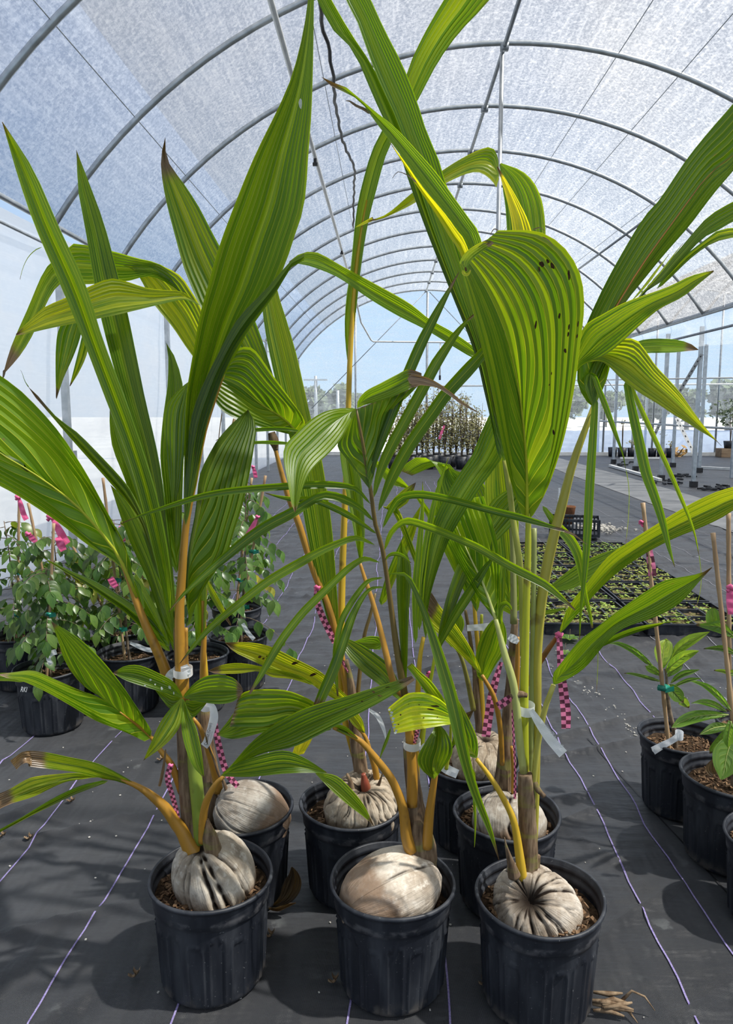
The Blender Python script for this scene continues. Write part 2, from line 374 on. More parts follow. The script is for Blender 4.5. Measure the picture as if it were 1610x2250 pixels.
WALLF = film_material('white_side_film', (.92, .94, .97), (.86, .87, .90), .70, .95, 4, (1, .6, 1.2))
CURT = film_material('blue_shaded_curtain', (.80, .88, 1.0), (.50, .62, .88), .60, .92, 4, (1, .6, 1.2))
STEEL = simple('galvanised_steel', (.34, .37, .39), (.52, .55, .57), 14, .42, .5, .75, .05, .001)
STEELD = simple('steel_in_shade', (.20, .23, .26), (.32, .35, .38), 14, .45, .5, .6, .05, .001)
PVC = simple('white_pvc', (.62, .63, .62), (.78, .79, .78), 10, .4, .4, 0, .03, .001)
def white_label():
    m, n = newmat('white_plastic_label'); pr = bsdf(n, (.86, .88, .90), .38, .45); tr = nd(n, 'ShaderNodeBsdfTranslucent'); tr.inputs[0].default_value = (.86, .89, .92, 1)
    mx = nd(n, 'ShaderNodeMixShader'); mx.inputs[0].default_value = .4; n.links.new(pr, mx.inputs[1]); n.links.new(tr.outputs[0], mx.inputs[2])
    out(n, mx.outputs[0]); return m
WHITEP = white_label()
TRAYSOIL = simple('mossy_tray_soil', (.045, .035, .02), (.24, .22, .09), 60, .95, .1, 0, .8, .01, detail=6)
SPOT = simple('brown_leaf_spot', (.03, .014, .006), (.09, .045, .02), 200, .8, .2, 0, 0)
FLECK = simple('pale_leaf_fleck', (.45, .50, .42), (.60, .62, .55), 200, .7, .2, 0, 0)
BLACK = simple('black_rubber', (.008, .008, .009), (.025, .025, .028), 30, .5, .4)
BAMBOO = simple('bamboo_cane', (.30, .18, .09), (.52, .36, .20), 30, .5, .4, 0, .2, .002, (1, 1, .2))
TWIG = simple('young_bark', (.09, .065, .045), (.26, .20, .14), 60, .8, .2, 0, .4, .002)
GREENT = simple('green_tie_tape', (.01, .17, .12), (.02, .30, .22), 20, .35, .5, 0, 0)
PINK = simple('pink_tape', (.80, .10, .26), (.90, .18, .38), 20, .4, .45, 0, 0)
PURPLE = simple('violet_yarn', (.15, .11, .32), (.36, .32, .52), 240, .8, .2, 0, .3, .001)
PALEYARN = simple('pale_yarn', (.16, .16, .19), (.30, .30, .34), 240, .8, .2, 0, .3, .001)
DEBRIS = simple('dry_litter', (.10, .06, .035), (.34, .25, .16), 60, .9, .1)
STONE = simple('pale_grit', (.34, .32, .28), (.62, .60, .55), 90, .9, .1)
CLAY = simple('brown_fibre_pot', (.13, .055, .028), (.24, .11, .055), 70, .9, .1, 0, .6, .002)
WOOD = simple('weathered_timber', (.20, .13, .08), (.38, .27, .17), 16, .8, .2, 0, .3, .002, (.2, 1, 1))
SEED = leaf_material('seedling_green', (.16, .26, .05), (.34, .42, .10), (.55, .50, .12), (2, 2, .9), .3, .5, .3, False)
OLIVE = simple('dry_shrub_leaf', (.10, .11, .04), (.30, .27, .12), 40, .7, .3)
FARG = simple('far_tree_leaf', (.06, .085, .05), (.12, .15, .09), 3, .9, .1, 0, 0)
SAND = simple('field_ground', (.34, .35, .34), (.50, .51, .49), .6, .95, .1, 0, 0)  # paler and greyer than sand, whitish haze put into the colour
INK = simple('black_print', (.008, .008, .008), (.015, .015, .015), 10, .6, .2, 0, 0)
GREYINK = simple('grey_print', (.45, .48, .5), (.5, .53, .55), 10, .6, .2, 0, 0)

def checker_material():
    m, n = newmat('checkered_pink_tape'); uv = nd(n, 'ShaderNodeUVMap'); c = nd(n, 'ShaderNodeTexChecker')
    c.inputs['Scale'].default_value = 1.0; c.inputs[1].default_value = (.93, .27, .46, 1); c.inputs[2].default_value = (.15, .04, .065, 1)
    n.links.new(uv.outputs[0], c.inputs['Vector'])
    pr = bsdf(n, c.outputs[0], .4, .45); tr = nd(n, 'ShaderNodeBsdfTranslucent'); n.links.new(c.outputs[0], tr.inputs[0])
    mx = nd(n, 'ShaderNodeMixShader'); mx.inputs[0].default_value = .42; n.links.new(pr, mx.inputs[1]); n.links.new(tr.outputs[0], mx.inputs[2])
    out(n, mx.outputs[0]); return m
CHECK = checker_material()
# ================================================================== THE SETTING
POT_SPOTS = [(-.41, 1.61), (.01, 1.6), (.34, 1.55), (-.40, 1.90), (-.09, 1.94), (.32, 1.90), (.26, 2.19), (.985, 2.4), (1.02, 2.11), (1.01, 1.84), (1.29, 2.52), (-1.41, 2.985), (-1.77, 3.46), (-1.475, 3.285), (-1.15, 3.2), (-1.3, 3.55), (-.85, 3.2), (-.715, 3.475)]
def zf(x, y):
    a = mnoise.noise(Vector((x * 2.3, y * .9, 0))) * .5 + mnoise.noise(Vector((x * 5.0, y * 2.2, 3))) * .3
    z = -.006 + .006 * max(-1, min(1, a))
    if y < 9:
        w1 = abs(mnoise.noise(Vector((x * 4.2 + y * 1.6, y * 1.5 - x * .6, 7)))); w2 = abs(mnoise.noise(Vector((x * 2.2 - y * 3.6, y * 1.3, 17))))
        near = 1.0
        for (px, py) in POT_SPOTS:
            d = (x - px) ** 2 + (y - py) ** 2
            if d < .16: near = min(near, ss((sqrt(d) - .13) / .22))
        z += near * (.020 * max(0, 1 - w1 / .10) ** 1.5 * (.4 + .6 * mnoise.noise(Vector((x * 1.3, y * 1.3, 2)))) + .014 * max(0, 1 - w2 / .12) ** 1.5)
    return z
def ss(x):
    x = min(max(x, 0.0), 1.0); return x * x * (3 - 2 * x)
fl = MB(); X0, X1, Y0, Y1 = -2.95, 12.2, -4.0, 22.1
def pw(u, knots):
    for (a, xa_), (b, xb_) in zip(knots, knots[1:]):
        if u <= b: return xa_ + (xb_ - xa_) * (u - a) / (b - a)
    return knots[-1][1]
def fx(u): return pw(u, [(0, X0), (.04, -2.3), (.76, 2.7), (.88, 5.5), (1, X1)])
def fy(v): return pw(v, [(0, Y0), (.04, .8), (.62, 4.4), (.84, 9.0), (1, Y1)])
fl.grid(lambda u, v: (fx(u), fy(v), zf(fx(u), fy(v))), 320, 400)
floor = fl.build('floor', FABRIC); tag(floor, 'black woven ground cloth over the whole greenhouse floor', 'floor', kind='structure')
def stripe(x, y0, y1, wd, mat, wob=.02, seed=0):
    m = MB(); n = int((y1 - y0) / .06)
    def q(u, v):
        y = y0 + (y1 - y0) * u
        xx = x + wob * mnoise.noise(Vector((seed * 7.1, y * 1.7, 0))) + .4 * wob * mnoise.noise(Vector((seed * 3.1, y * 5.5, 2))) + (v - .5) * wd
        return (xx, y, zf(xx, y) + .0035)
    m.grid(q, n, 1)
    m.build('woven_stripe', mat, floor)
for i, (x, y0, y1) in enumerate([(-1.44, .9, 12), (-1.10, .9, 12), (-.77, .9, 12), (-.47, .9, 13), (-.08, .9, 13), (.145, .9, 13), (.69, .9, 14), (.84, 1.2, 14), (1.17, 1.4, 14)]):
    stripe(x, y0, y1, .0045, PURPLE, .018 if x < .5 else .03, i)
for i in range(8):
    stripe(1.55 + .31 * i, 2.2, 20, .0045, PALEYARN, .03, 20 + i)
# a lighter sheet laid along the aisle on the right and its seam
xa = G(1440, 1110).x; xb = G(1500, 1083).x
LIGHTCLOTH = simple('grey_ground_cloth', (.10, .105, .11), (.19, .195, .20), 3, .6, .4, 0, .3, .02, detail=6)
m = MB(); m.grid(lambda u, v: (xa + (xb - xa) * u + .03 * mnoise.noise(Vector((u, v * 9, 1))), 4.5 + 17 * v, zf(xa + (xb - xa) * u, 4.5 + 17 * v) + .006), 6, 90)
m.build('aisle_sheet', LIGHTCLOTH, floor)
m = MB(); m.grid(lambda u, v: (.97 - .16 * v + .004 * mnoise.noise(Vector((v * 9, 0, 0))) + .006 * u, 1.72 + 1.2 * v, zf(.97 - .16 * v, 1.72 + 1.2 * v) + .003), 1, 30)
m.build('cloth_seam', BLACK, floor)

ACX, ACZ, AR = 1.08, .17, 4.51
TH0 = math.acos(3.70 / AR)
def arch(t, r=0.0, dx=0.0):
    th = pi - TH0 - t * (pi - 2 * TH0)
    return Vector((ACX + dx + (AR + r) * cos(th), 0, ACZ + (AR + r) * sin(th)))
YA, YB = -4.0, 22.05
def roof_part(name, dx, lab):
    m = MB()
    nu, nv = 64, 120
    def q(u, v):
        p = arch(u, .03 + .012 * mnoise.noise(Vector((u * 9, v * 30, 4))), dx); p.y = YA + (YB - YA) * v; return p
    m.grid(q, nu, nv); me = m.mesh(name); me.materials.append(ROOF); me.materials.append(ROOF2)
    for p in me.polygons:
        if p.center.x < -1.80: p.material_index = 1
    return tag(link(name, me), lab, 'roof', kind='structure')
ceiling = roof_part('ceiling', 0, 'arched translucent film roof of the greenhouse')
ceiling2 = roof_part('ceiling', 7.4, 'film roof of the neighbouring greenhouse bay on the right')
def tube_obj(name, pl, r, mat, parent, n=8):
    return MB().tube(pl, r, n).build(name, mat, parent)
EAVE_L = arch(0); EAVE_R = arch(1)
HY = [4.6 + 1.45 * k for k in range(-5, 13)]
for y in HY:
    tube_obj('roof_hoop', [arch(i / 40) + Vector((0, y, 0)) for i in range(41)], .025, STEEL, ceiling, 8)
for y in HY[6:]:
    tube_obj('roof_hoop', [arch(i / 24, 0, 7.4) + Vector((0, y, 0)) for i in range(25)], .021, STEEL, ceiling2, 6)
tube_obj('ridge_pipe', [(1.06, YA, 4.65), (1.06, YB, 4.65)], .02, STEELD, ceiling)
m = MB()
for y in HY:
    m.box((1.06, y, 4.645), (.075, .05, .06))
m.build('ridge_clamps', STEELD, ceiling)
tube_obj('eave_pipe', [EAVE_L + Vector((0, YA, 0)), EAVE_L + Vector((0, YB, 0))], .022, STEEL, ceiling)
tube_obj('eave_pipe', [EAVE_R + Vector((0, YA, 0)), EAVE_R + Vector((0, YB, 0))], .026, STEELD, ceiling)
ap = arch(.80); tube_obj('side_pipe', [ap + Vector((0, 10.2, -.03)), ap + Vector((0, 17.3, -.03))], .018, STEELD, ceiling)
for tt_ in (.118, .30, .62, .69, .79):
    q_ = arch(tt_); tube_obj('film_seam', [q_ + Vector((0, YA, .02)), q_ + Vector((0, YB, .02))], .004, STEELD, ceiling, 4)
tube_obj('centre_post', [(1.055, 7.60, 0), (1.055, 7.60, 4.62)], .021, STEEL, ceiling)

# left wall
def sag(u, v): return .03 * mnoise.noise(Vector((v * 16, u * 2.5, 0))) + .012 * mnoise.noise(Vector((v * 50, u * 8, 5)))
m = MB(); m.grid(lambda u, v: (-2.66 - .20 * (1 - u) + sag(u, v), YA + (YB - YA) * v, 2.70 * u), 24, 160)
wall_left = m.build('wall_left', WALLF); tag(wall_left, 'white translucent film curtain along the left side', 'wall', kind='structure')
for y in HY:
    MB().box((-2.60, y, 1.365), (.05, .055, 2.73)).build('post', STEEL, wall_left, False)
m = MB()
for y in HY: m.box((-2.58, y + .05, .95), (.02, .09, .07))
m.build('post_brackets', STEEL, wall_left, False)
tube_obj('film_rail', [(-2.63, YA, 2.58), (-2.63, YB, 2.58)], .012, STEEL, wall_left)
# back wall behind the viewer
m = MB(); m.grid(lambda u, v: (EAVE_L.x + (EAVE_R.x - EAVE_L.x) * u, YA, v * (ACZ + sqrt(max(0, AR ** 2 - (EAVE_L.x + (EAVE_R.x - EAVE_L.x) * u - ACX) ** 2)))), 30, 8)
tag(m.build('wall_back', ENDF), 'film end wall behind the viewer', 'wall', kind='structure')
# far end wall, two bays
def az(x):
    c = ACX if x <= EAVE_R.x else ACX + 7.4
    return ACZ + sqrt(max(0.0, AR ** 2 - (x - c) ** 2))
m = MB()
def fq(u, v):
    x = EAVE_L.x + (12.0 - EAVE_L.x) * u; z = v * az(x)
    return (x, YB + .03 * mnoise.noise(Vector((x * 1.2, z * 4, 0))) + .012 * mnoise.noise(Vector((x * 5, z * 9, 3))), z)
m.grid(fq, 120, 40)
wall_far = m.build('wall_far', ENDF); tag(wall_far, 'clear film end wall across both bays', 'wall', kind='structure')
m = MB(); m.grid(lambda u, v: (.6 + 11.4 * u, YB - .05 + .03 * mnoise.noise(Vector((u * 60, v * 3, 2))), .03 + (.70 + .05 * mnoise.noise(Vector((u * 25, 0, 0)))) * v), 110, 8)
m.build('low_curtain', CURT, wall_far)
MB().box((5.0, YB - .1, .05), (14, .06, .10)).build('base_rail', PVC, wall_far, False)
tube_obj('end_post', [(1.10, YB - .1, 0), (1.10, YB - .1, 4.6)], .035, STEEL, wall_far)
tube_obj('end_post', [(-.95, YB - .1, 0), (-.95, YB - .1, 4.05)], .03, STEEL, wall_far)
for x in (3.0, 6.2, 7.6, 9.4): tube_obj('end_post', [(x, YB - .1, 0), (x, YB - .1, az(x) - .05)], .03, STEEL, wall_far)
tube_obj('end_rail', [(.2, YB - .15, 1.98), (12, YB - .15, 2.05)], .022, PVC, wall_far)
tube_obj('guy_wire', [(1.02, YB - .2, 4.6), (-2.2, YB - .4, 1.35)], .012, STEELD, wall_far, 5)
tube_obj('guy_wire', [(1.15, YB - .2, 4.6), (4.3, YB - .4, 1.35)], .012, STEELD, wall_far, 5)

# right side: open row of posts under the gutter, with a short film drop
m = MB(); m.grid(lambda u, v: (EAVE_R.x + .05 + .10 * u + .04 * mnoise.noise(Vector((v * 14, u * 3, 0))), 8 + (YB - 8) * v, EAVE_R.z - .02 - (.40 + .08 * sin(v * 9) + .06 * mnoise.noise(Vector((v * 9, 0, 1)))) * u), 8, 90)
wall_right = m.build('wall_right', ENDF); tag(wall_right, 'short white film drop under the gutter on the right', 'wall', kind='structure')
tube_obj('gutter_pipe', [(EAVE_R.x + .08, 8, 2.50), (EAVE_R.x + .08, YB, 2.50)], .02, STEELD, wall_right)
feet = [(1522, 1070), (1535, 1038), (1451, 1055), (1477, 1026), (1395, 1034), (1347, 1018), (1388, 1003), (1312, 996), (1607, 1050), (1415, 1000)]
for px, py in feet:
    g = G(px, py); h = 2.70 if g.x < 6 else 2.66
    MB().box((g.x, g.y, h / 2), (.06, .06, h)).build('post', STEEL, wall_right, False)
m = MB()
for px, py in feet[:6]:
    g = G(px, py); m.box((g.x, g.y - .02, .05), (.11, .1, .10))
m.build('post_shoes', BLACK, wall_right, False)
def strap(a, b):
    a, b = Vector(a), Vector(b); d = (b - a); L = d.length; d.normalize()
    up = Vector((0, -1, 0)); sd_ = d.cross(up).normalized()
    m = MB(); hw = .032
    v = [a + sd_ * hw, a - sd_ * hw, b - sd_ * hw, b + sd_ * hw]
    m.add(v + [p + Vector((0, .006, 0)) for p in v], [(0, 1, 2, 3), (7, 6, 5, 4), (0, 4, 5, 1), (1, 5, 6, 2), (2, 6, 7, 3), (3, 7, 4, 0)])
    o = m.build('brace', PVC, wall_right, False)
    h = MB(); k = int(L / .1)
    for i in range(k):
        c = a + d * (.05 + i * L / k) + Vector((0, -.004, 0)); e = .011; g = .017
        h.add([c - d * g - sd_ * e * .7, c + d * g - sd_ * e * .7, c + d * g + sd_ * e * .7, c - d * g + sd_ * e * .7], [(0, 1, 2, 3)])
    h.build('slot_holes', BLACK, o, False)
strap(P(1542, 778, 12.9), P(1492, 862, 13.4)); strap(P(1486, 918, 13.4), P(1526, 1000, 13.1)); strap(P(1462, 905, 15.4), P(1438, 955, 15.6))
tube_obj('side_rail', [P(1318, 925, 17.5), P(1610, 942, 12.8), P(1700, 948, 11.8)], .02, STEEL, wall_right)
tube_obj('side_rail', [P(1255, 836, 21.0), P(1610, 830, 16.0)], .016, PVC, wall_right)
tube_obj('cross_wire', [P(1318, 815, 19), P(1355, 862, 18)], .012, STEELD, wall_right, 5)

# ------------------------------------------------------------------ outside
m = MB(); m.grid(lambda u, v: (-70 + 160 * u, 22.3 + 120 * v, -.12), 4, 4)
tag(m.build('field', SAND), 'pale open ground outside beyond the end wall', 'ground', kind='structure')
m = MB(); m.grid(lambda u, v: (-40 + 37 * u, -20 + 42 * v, -.12), 4, 4)
tag(m.build('field', SAND), 'pale open ground outside along the left curtain', 'ground', kind='structure')
def tree(px, D, top_py, half_px, lab, seed):
    rnd = random.Random(seed); b = P(px, 900, D); b.z = -.12
    ztop = P(px, top_py, D).z; rad = half_px / F_PX * D
    t = thing('tree', lab, 'tree', b, 'trees outside the end wall')
    MB().tube([b, b + Vector((0, 0, (ztop + .1) * .6))], [.18, .09], 6).build('trunk', TWIG, t)
    m = MB()
    cl = [(Vector((b.x + rnd.uniform(-.7, .7) * rad, D + rnd.uniform(-.5, .5) * rad, ztop * rnd.uniform(.3, .85))), rad * rnd.uniform(.3, .5)) for _ in range(12)]
    for c, r in cl:
        for _ in range(110):
            d = Vector((rnd.gauss(0, 1), rnd.gauss(0, 1), rnd.gauss(0, .7))).normalized() * r * rnd.uniform(.6, 1)
            p = c + d
            if p.z < 0 or p.z > ztop: continue
            s = rnd.uniform(.18, .4); a = Vector((rnd.gauss(0, 1), rnd.gauss(0, 1), rnd.gauss(0, 1))).normalized(); q = a.orthogonal().normalized()
            m.add([p - a * s, p + q * s * .6, p + a * s, p - q * s * .6], [(0, 1, 2, 3)])
    m.build('foliage', FARG, t, False)
for i, (px, D, tp, hw, lab) in enumerate([(682, 60, 838, 34, 'round hazy tree seen through the end wall left of the yellow leaf stalk'),
        (748, 66, 842, 34, 'round hazy tree seen through the end wall just right of the utility pole'),
        (640, 70, 862, 40, 'low hazy tree outside at the left foot of the end wall arch'),
        (800, 70, 866, 40, 'low hazy tree outside behind the bent leaf at the centre'),
        (1240, 60, 850, 50, 'dim tree outside behind the hanging palm strips'),
        (1330, 64, 862, 40, 'low dim tree outside between the steel posts'),
        (1510, 55, 846, 34, 'rounded dim tree outside right of the perforated brace'),
        (1600, 52, 832, 50, 'tall dim tree outside at the right edge of the view'),
        (1430, 66, 866, 40, 'low dim tree outside behind the middle steel posts')]):
    tree(px, D, tp, hw, lab, 100 + i)
for px, tp, lab in [(694, 826, 'wooden utility pole with cross arm outside the end wall'), (742, 858, 'short bare pole outside the end wall beside the yellow stalk')]:
    b = P(px, 900, 48); b.z = -.12; top = P(px, tp, 48).z
    t = thing('utility_pole', lab, 'pole', b)
    MB().tube([b, Vector((b.x, 48, top))], [.14, .10], 6).build('shaft', STEELD, t)  # grey in place of wood brown, the haze is put into the colour
    if tp < 840: MB().box((b.x, 47.9, top - .25), (1.5, .1, .1)).build('cross_arm', STEELD, t, False)

# ------------------------------------------------------------------ overhead pipe and cable
t = thing('irrigation_pipe', 'white plastic irrigation pipe hung under the roof with small sprinklers', 'pipe', (-.77, 4, 3.92))
MB().tube([(-.77, 3.5, 3.95), (-.77, 8, 3.92), (-.77, 13, 3.90), (-.77, 18.5, 3.86)], .022, 8).build('main_run', PVC, t)
MB().tube([(-.77, 18.5, 3.86), (-.70, 19.4, 3.50), (-.46, 20.0, 3.12), (-.40, 20.05, 3.08), (1.6, 20.1, 3.06), (3.2, 20.1, 3.06)], .022, 8).build('drop_run', PVC, t)
MB().tube([(1.35, 20.1, 3.06), (1.35, 20.1, 2.2)], .018, 8).build('riser', PVC, t)
for y in (8.2, 12.7, 17.0):
    o = MB().box((-.77, y, 3.885), (.03, .03, .05)).box((-.77, y, 3.845), (.05, .03, .03)).build('sprinkler', BLACK, t, False)
MB().box((1.35, 20.1, 2.15), (.05, .05, .12)).build('sprinkler', BLACK, t, False)
m = MB(); cp = []
for px, py, D in [(700, -60, 4.7), (706, 45, 5.3), (722, 100, 5.6), (733, 190, 6.2), (742, 262, 7.2), (760, 330, 8.2), (778, 368, 9.0), (777, 430, 10.6), (776, 500, 12.0)]:
    cp.append(P(px, py, D))
cc = Curve(cp, 60); tag(m.tube([cc(i / 60) + Vector((.006 * sin(i * 1.9) + .004 * sin(i * .7), 0, .006 * cos(i * 2.3))) for i in range(61)], .014, 6).build('hanging_cable', BLACK), 'slack black cable running under the roof film beside the white pipe', 'cable')

# ================================================================== BUILDERS
# ---- nursery pot
RIM_H = .255
def pot_prof():
    o = [(.112, .0), (.117, .006)] + [(.1180 + .0112 * i / 26, .012 + .180 * i / 26) for i in range(27)] + [(.1305, .2), (.1345, .203), (.1345, .214), (.136, .219), (.137, .236), (.1385, .243), (.143, .245), (.1455, .2495), (.1435, .2545), (.139, .255)]
    i = [(.1375, .2535), (.1365, .246), (.1340, .244), (.1335, .236), (.1355, .234), (.1345, .226), (.1310, .223), (.1300, .214), (.1318, .212), (.1295, .205), (.1275, .19), (.116, .02), (0.001, .018)]
    return o + i
def pot_rad(r, z, a):
    """raised round-topped panels all round the body, alternately tall and short"""
    if .010 < z < .196 and r > .1:
        n = 16; k = a / (2 * pi) * n; c = math.floor(k) + .5; dx = abs(k - c) / .40; top = .176 if int(math.floor(k)) % 2 else .160
        if dx < 1.25:
            dz = (z - (top - .016)) / .016
            e = sqrt(dx * dx + max(0, dz) ** 2)
            return r + .0042 * max(0, 1 - abs(e - .88) / .15) - (.0010 if e < .75 else 0)
    return r
pm = MB(); pm.lathe(pot_prof(), 288, pot_rad); POT_ME = pm.mesh('pot'); POT_ME.materials.append(POT)
def warp_pot(s):
    """rims are never quite round"""
    me = POT_ME.copy(); rnd = random.Random(s); ph = rnd.uniform(0, 6)
    for v in me.vertices:
        a = atan2(v.co.y, v.co.x); k = 1 + .018 * (v.co.z / .255) ** 2 * cos(2 * a + ph) + .006 * cos(3 * a + ph * 2)
        v.co.x *= k; v.co.y *= k
        v.co.z += .003 * (v.co.z / .255) * cos(2 * a + ph + 1)
    return me
POT_MES = [warp_pot(i) for i in range(4)]
def soil_mesh(z, r, seed, amp=.008):
    m = MB(); n = 40; rings = 9
    for i in range(rings + 1):
        for k in range(n):
            a = 2 * pi * k / n; q = r * i / rings
            m.v.append((q * cos(a), q * sin(a), z + amp * mnoise.noise(Vector((q * cos(a) * 26, q * sin(a) * 26, seed))) + amp * .7 * mnoise.noise(Vector((q * cos(a) * 70, q * sin(a) * 70, seed)))))
    for i in range(rings):
        for k in range(n):
            m.f.append((i * n + k, i * n + (k + 1) % n, (i + 1) * n + (k + 1) % n, (i + 1) * n + k))
    return m
def chips_mesh(z, r, seed, n=260, smin=.006, smax=.02):
    rnd = random.Random(seed); m = MB()
    for _ in range(n):
        a = rnd.uniform(0, 2 * pi); q = r * sqrt(rnd.uniform(0, .96)); L = rnd.uniform(smin, smax)
        rot = Matrix.Rotation(rnd.uniform(-.6, .6), 3, 'X') @ Matrix.Rotation(rnd.uniform(-.6, .6), 3, 'Y')
        m.box((q * cos(a), q * sin(a), z + rnd.uniform(.001, .011)), (L, L * rnd.uniform(.2, .5), rnd.uniform(.002, .005)), rnd.uniform(0, 6.3), rot)
    return m
pot_count = [0]
def fill_pot(t, soil_z=.21, seed=0, chips=260, scale=1.0):
    p = link('pot', POT_MES[pot_count[0] % 4], POT, t, (0, 0, 0)); pot_count[0] += 1
    p.rotation_euler = (0, 0, seed * 1.3); p.scale = (scale, scale, scale if scale < 1.3 else 1)
    s = soil_mesh(soil_z, .129 * scale, seed).build('soil', SOIL, t, loc=(0, 0, 0))
    if chips:
        c = chips_mesh(soil_z, .122 * scale, seed, chips).build('bark_mulch', BARK, t, False, loc=(0, 0, 0)); c['kind'] = 'stuff'
    return p
# ---- coconut: ribbed husk round a pole
def coconut(t, loc, pole, a, c, grooves, depth, width, seed, color=(1, 1, 1, 1), dimple=.25, roll=0.0, wob=.25, eye=.24):
    rnd = random.Random(seed); NU, NV = 240, 64
    gs = [(2 * pi * (i + rnd.uniform(-.55, .55)) / grooves, .35 + .65 * rnd.random() ** 1.2, rnd.uniform(.5, 1.5), rnd.uniform(.45, 1.0), rnd.uniform(.02, .35)) for i in range(grooves)]
    v = []; gr = []; uv = []
    for j in range(NV + 1):
        th = pi * j / NV
        for i in range(NU):
            ph = 2 * pi * i / NU; g = 0
            for (g0, dp, wd, end, start) in gs:
                d = (ph - g0 - wob * .35 * mnoise.noise(Vector((g0 * 5, th * 2.2, seed))) + pi) % (2 * pi) - pi
                wdt = width * wd
                fade = min(1, max(0, (th - start * .6) / .25)) * min(1, max(0, (end * pi * .95 - th) / .5))
                fade *= min(1, max(.45, .85 + 1.0 * mnoise.noise(Vector((g0 * 9, th * 4.5, seed + 5)))))
                x = d * max(.25, sin(th)) / wdt
                if abs(x) < 3: g = max(g, dp * fade * math.exp(-x * x))
            r = 1 - depth * g + .045 * mnoise.noise(Vector((sin(th) * cos(ph) * 2, sin(th) * sin(ph) * 2, cos(th) * 2 + seed))) + .012 * mnoise.noise(Vector((sin(th) * cos(ph) * 7, sin(th) * sin(ph) * 7, cos(th) * 4 + seed)))
            r *= 1 + .05 * cos(3 * ph + seed) * sin(th)
            r *= 1 - dimple * math.exp(-(th / .30) ** 2)
            v.append((a * r * sin(th) * cos(ph), a * r * sin(th) * sin(ph), c * r * cos(th)))
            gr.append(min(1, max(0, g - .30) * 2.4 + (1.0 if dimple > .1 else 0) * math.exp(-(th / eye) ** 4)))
            uv.append((i / NU, j / NV))
    f = [(j * NU + i, (j + 1) * NU + i, (j + 1) * NU + (i + 1) % NU, j * NU + (i + 1) % NU) for j in range(NV) for i in range(NU)]
    me = bpy.data.meshes.new('coconut'); me.from_pydata(v, [], f)
    at = me.attributes.new('groove', 'FLOAT', 'POINT'); at.data.foreach_set('value', gr)
    ul = me.uv_layers.new(name='UVMap'); li = [l.vertex_index for l in me.loops]
    fl_ = []
    for q in li: fl_ += uv[q]
    ul.data.foreach_set('uv', fl_)
    me.polygons.foreach_set('use_smooth', [True] * len(me.polygons)); me.update()
    o = link('coconut', me, HUSK, t, loc)
    o.rotation_mode = 'QUATERNION'; o.rotation_quaternion = Vector(pole).to_track_quat('Z', 'Y') @ Matrix.Rotation(roll, 3, 'Z').to_quaternion()
    o.color = color
    return o
# ---- pleated blade between two edge lines
def ss(x):
    x = min(max(x, 0.0), 1.0); return x * x * (3 - 2 * x)
def blade(parent, L, R, D, mid=None, N=6, sp=.5, rv=.4, fold=.02, pleat=1.0, col=(.3, .2, .5), M=16, half=False, mat=None, name='leaf', rib=None, label=None, droop=0.0):
    cl = Curve([Vector((x, y, 0)) for x, y in pts(L)]); crr = Curve([Vector((x, y, 0)) for x, y in pts(R)])
    d = nums(D)
    if half: cm = cl; sides = [crr]
    elif mid: cm = Curve([Vector((x, y, 0)) for x, y in pts(mid)]); sides = [cl, crr]
    else:
        cm = lambda t: (cl(t) + crr(t)) * .5
        sides = [cl, crr]
    def W(c, t, v):
        a = cm(t); e = c(t); p = a.lerp(e, v)
        sh = ss(t * 5) * (.35 + .65 * ss((1 - t) * 3))
        return P(p.x, p.y, lin(d, t) - fold * (v ** .8 if v > 0 else 0) * sh)
    V = []; F = []; UV = []
    for si, c in enumerate(sides):
        def vein(k, tau):
            ka = k / N; s = sp * ka; t = s + tau * (1 - s)
            r = max(.03, rv * ka)
            v = (1 - ka) * ss((t - s) / r) if k else ss(t / .03 + .15)
            return W(c, t, v), t
        for k in range(N):
            rows = []
            for j in range(M + 1):
                tau = (j / M); tau = tau ** 1.15
                p, tp = vein(k, tau); q, tq = vein(k + 1, tau); rows.append((p, q, (tp + tq) / 2))
            b = len(V)
            for j in range(M + 1):
                p, q, t = rows[j]; a = rows[max(j - 1, 0)]; z = rows[min(j + 1, M)]
                tg = (z[0] + z[1]) - (a[0] + a[1]); ac = q - p
                n = tg.cross(ac)
                if n.length > 1e-12:
                    n.normalize()
                    if n.dot((p - cam.location)) < 0: n = -n
                else: n = Vector((0, 1, 0))
                mm = (p + q) * .5 + n * (ac.length * .23 * pleat * ss(j / M * 5))
                V.extend([p, mm, mm, q])
                o_ = si * (N + 3) + k
                UV.extend([(o_, t), (o_ + .5, t), (o_ + .5, t), (o_ + 1, t)])
            for j in range(M):
                x = b + j * 4
                F.append((x, x + 1, x + 5, x + 4)); F.append((x + 2, x + 3, x + 7, x + 6))
    me = bpy.data.meshes.new(name); me.from_pydata([tuple(x) for x in V], [], F)
    ul = me.uv_layers.new(name='UVMap'); fl_ = []
    for l in me.loops: fl_ += UV[l.vertex_index]
    ul.data.foreach_set('uv', fl_); me.polygons.foreach_set('use_smooth', [True] * len(me.polygons)); me.update()
    o = link(name, me, mat or LEAF, parent, color=(col[0], col[1], col[2], 1))
    if label: o['label'] = label
    if rib:
        rc, r0, tm = rib
        n = 14; pl = []; rr = []
        for i in range(n + 1):
            t = tm * i / n; p = cm(t); pl.append(P(p.x, p.y, lin(d, t) - .002)); rr.append(r0 * (1 - .85 * i / n))
        MB().tube(pl, rr, 6).build('midrib', PET, o, color=rc)
    return o
from mathutils.bvhtree import BVHTree
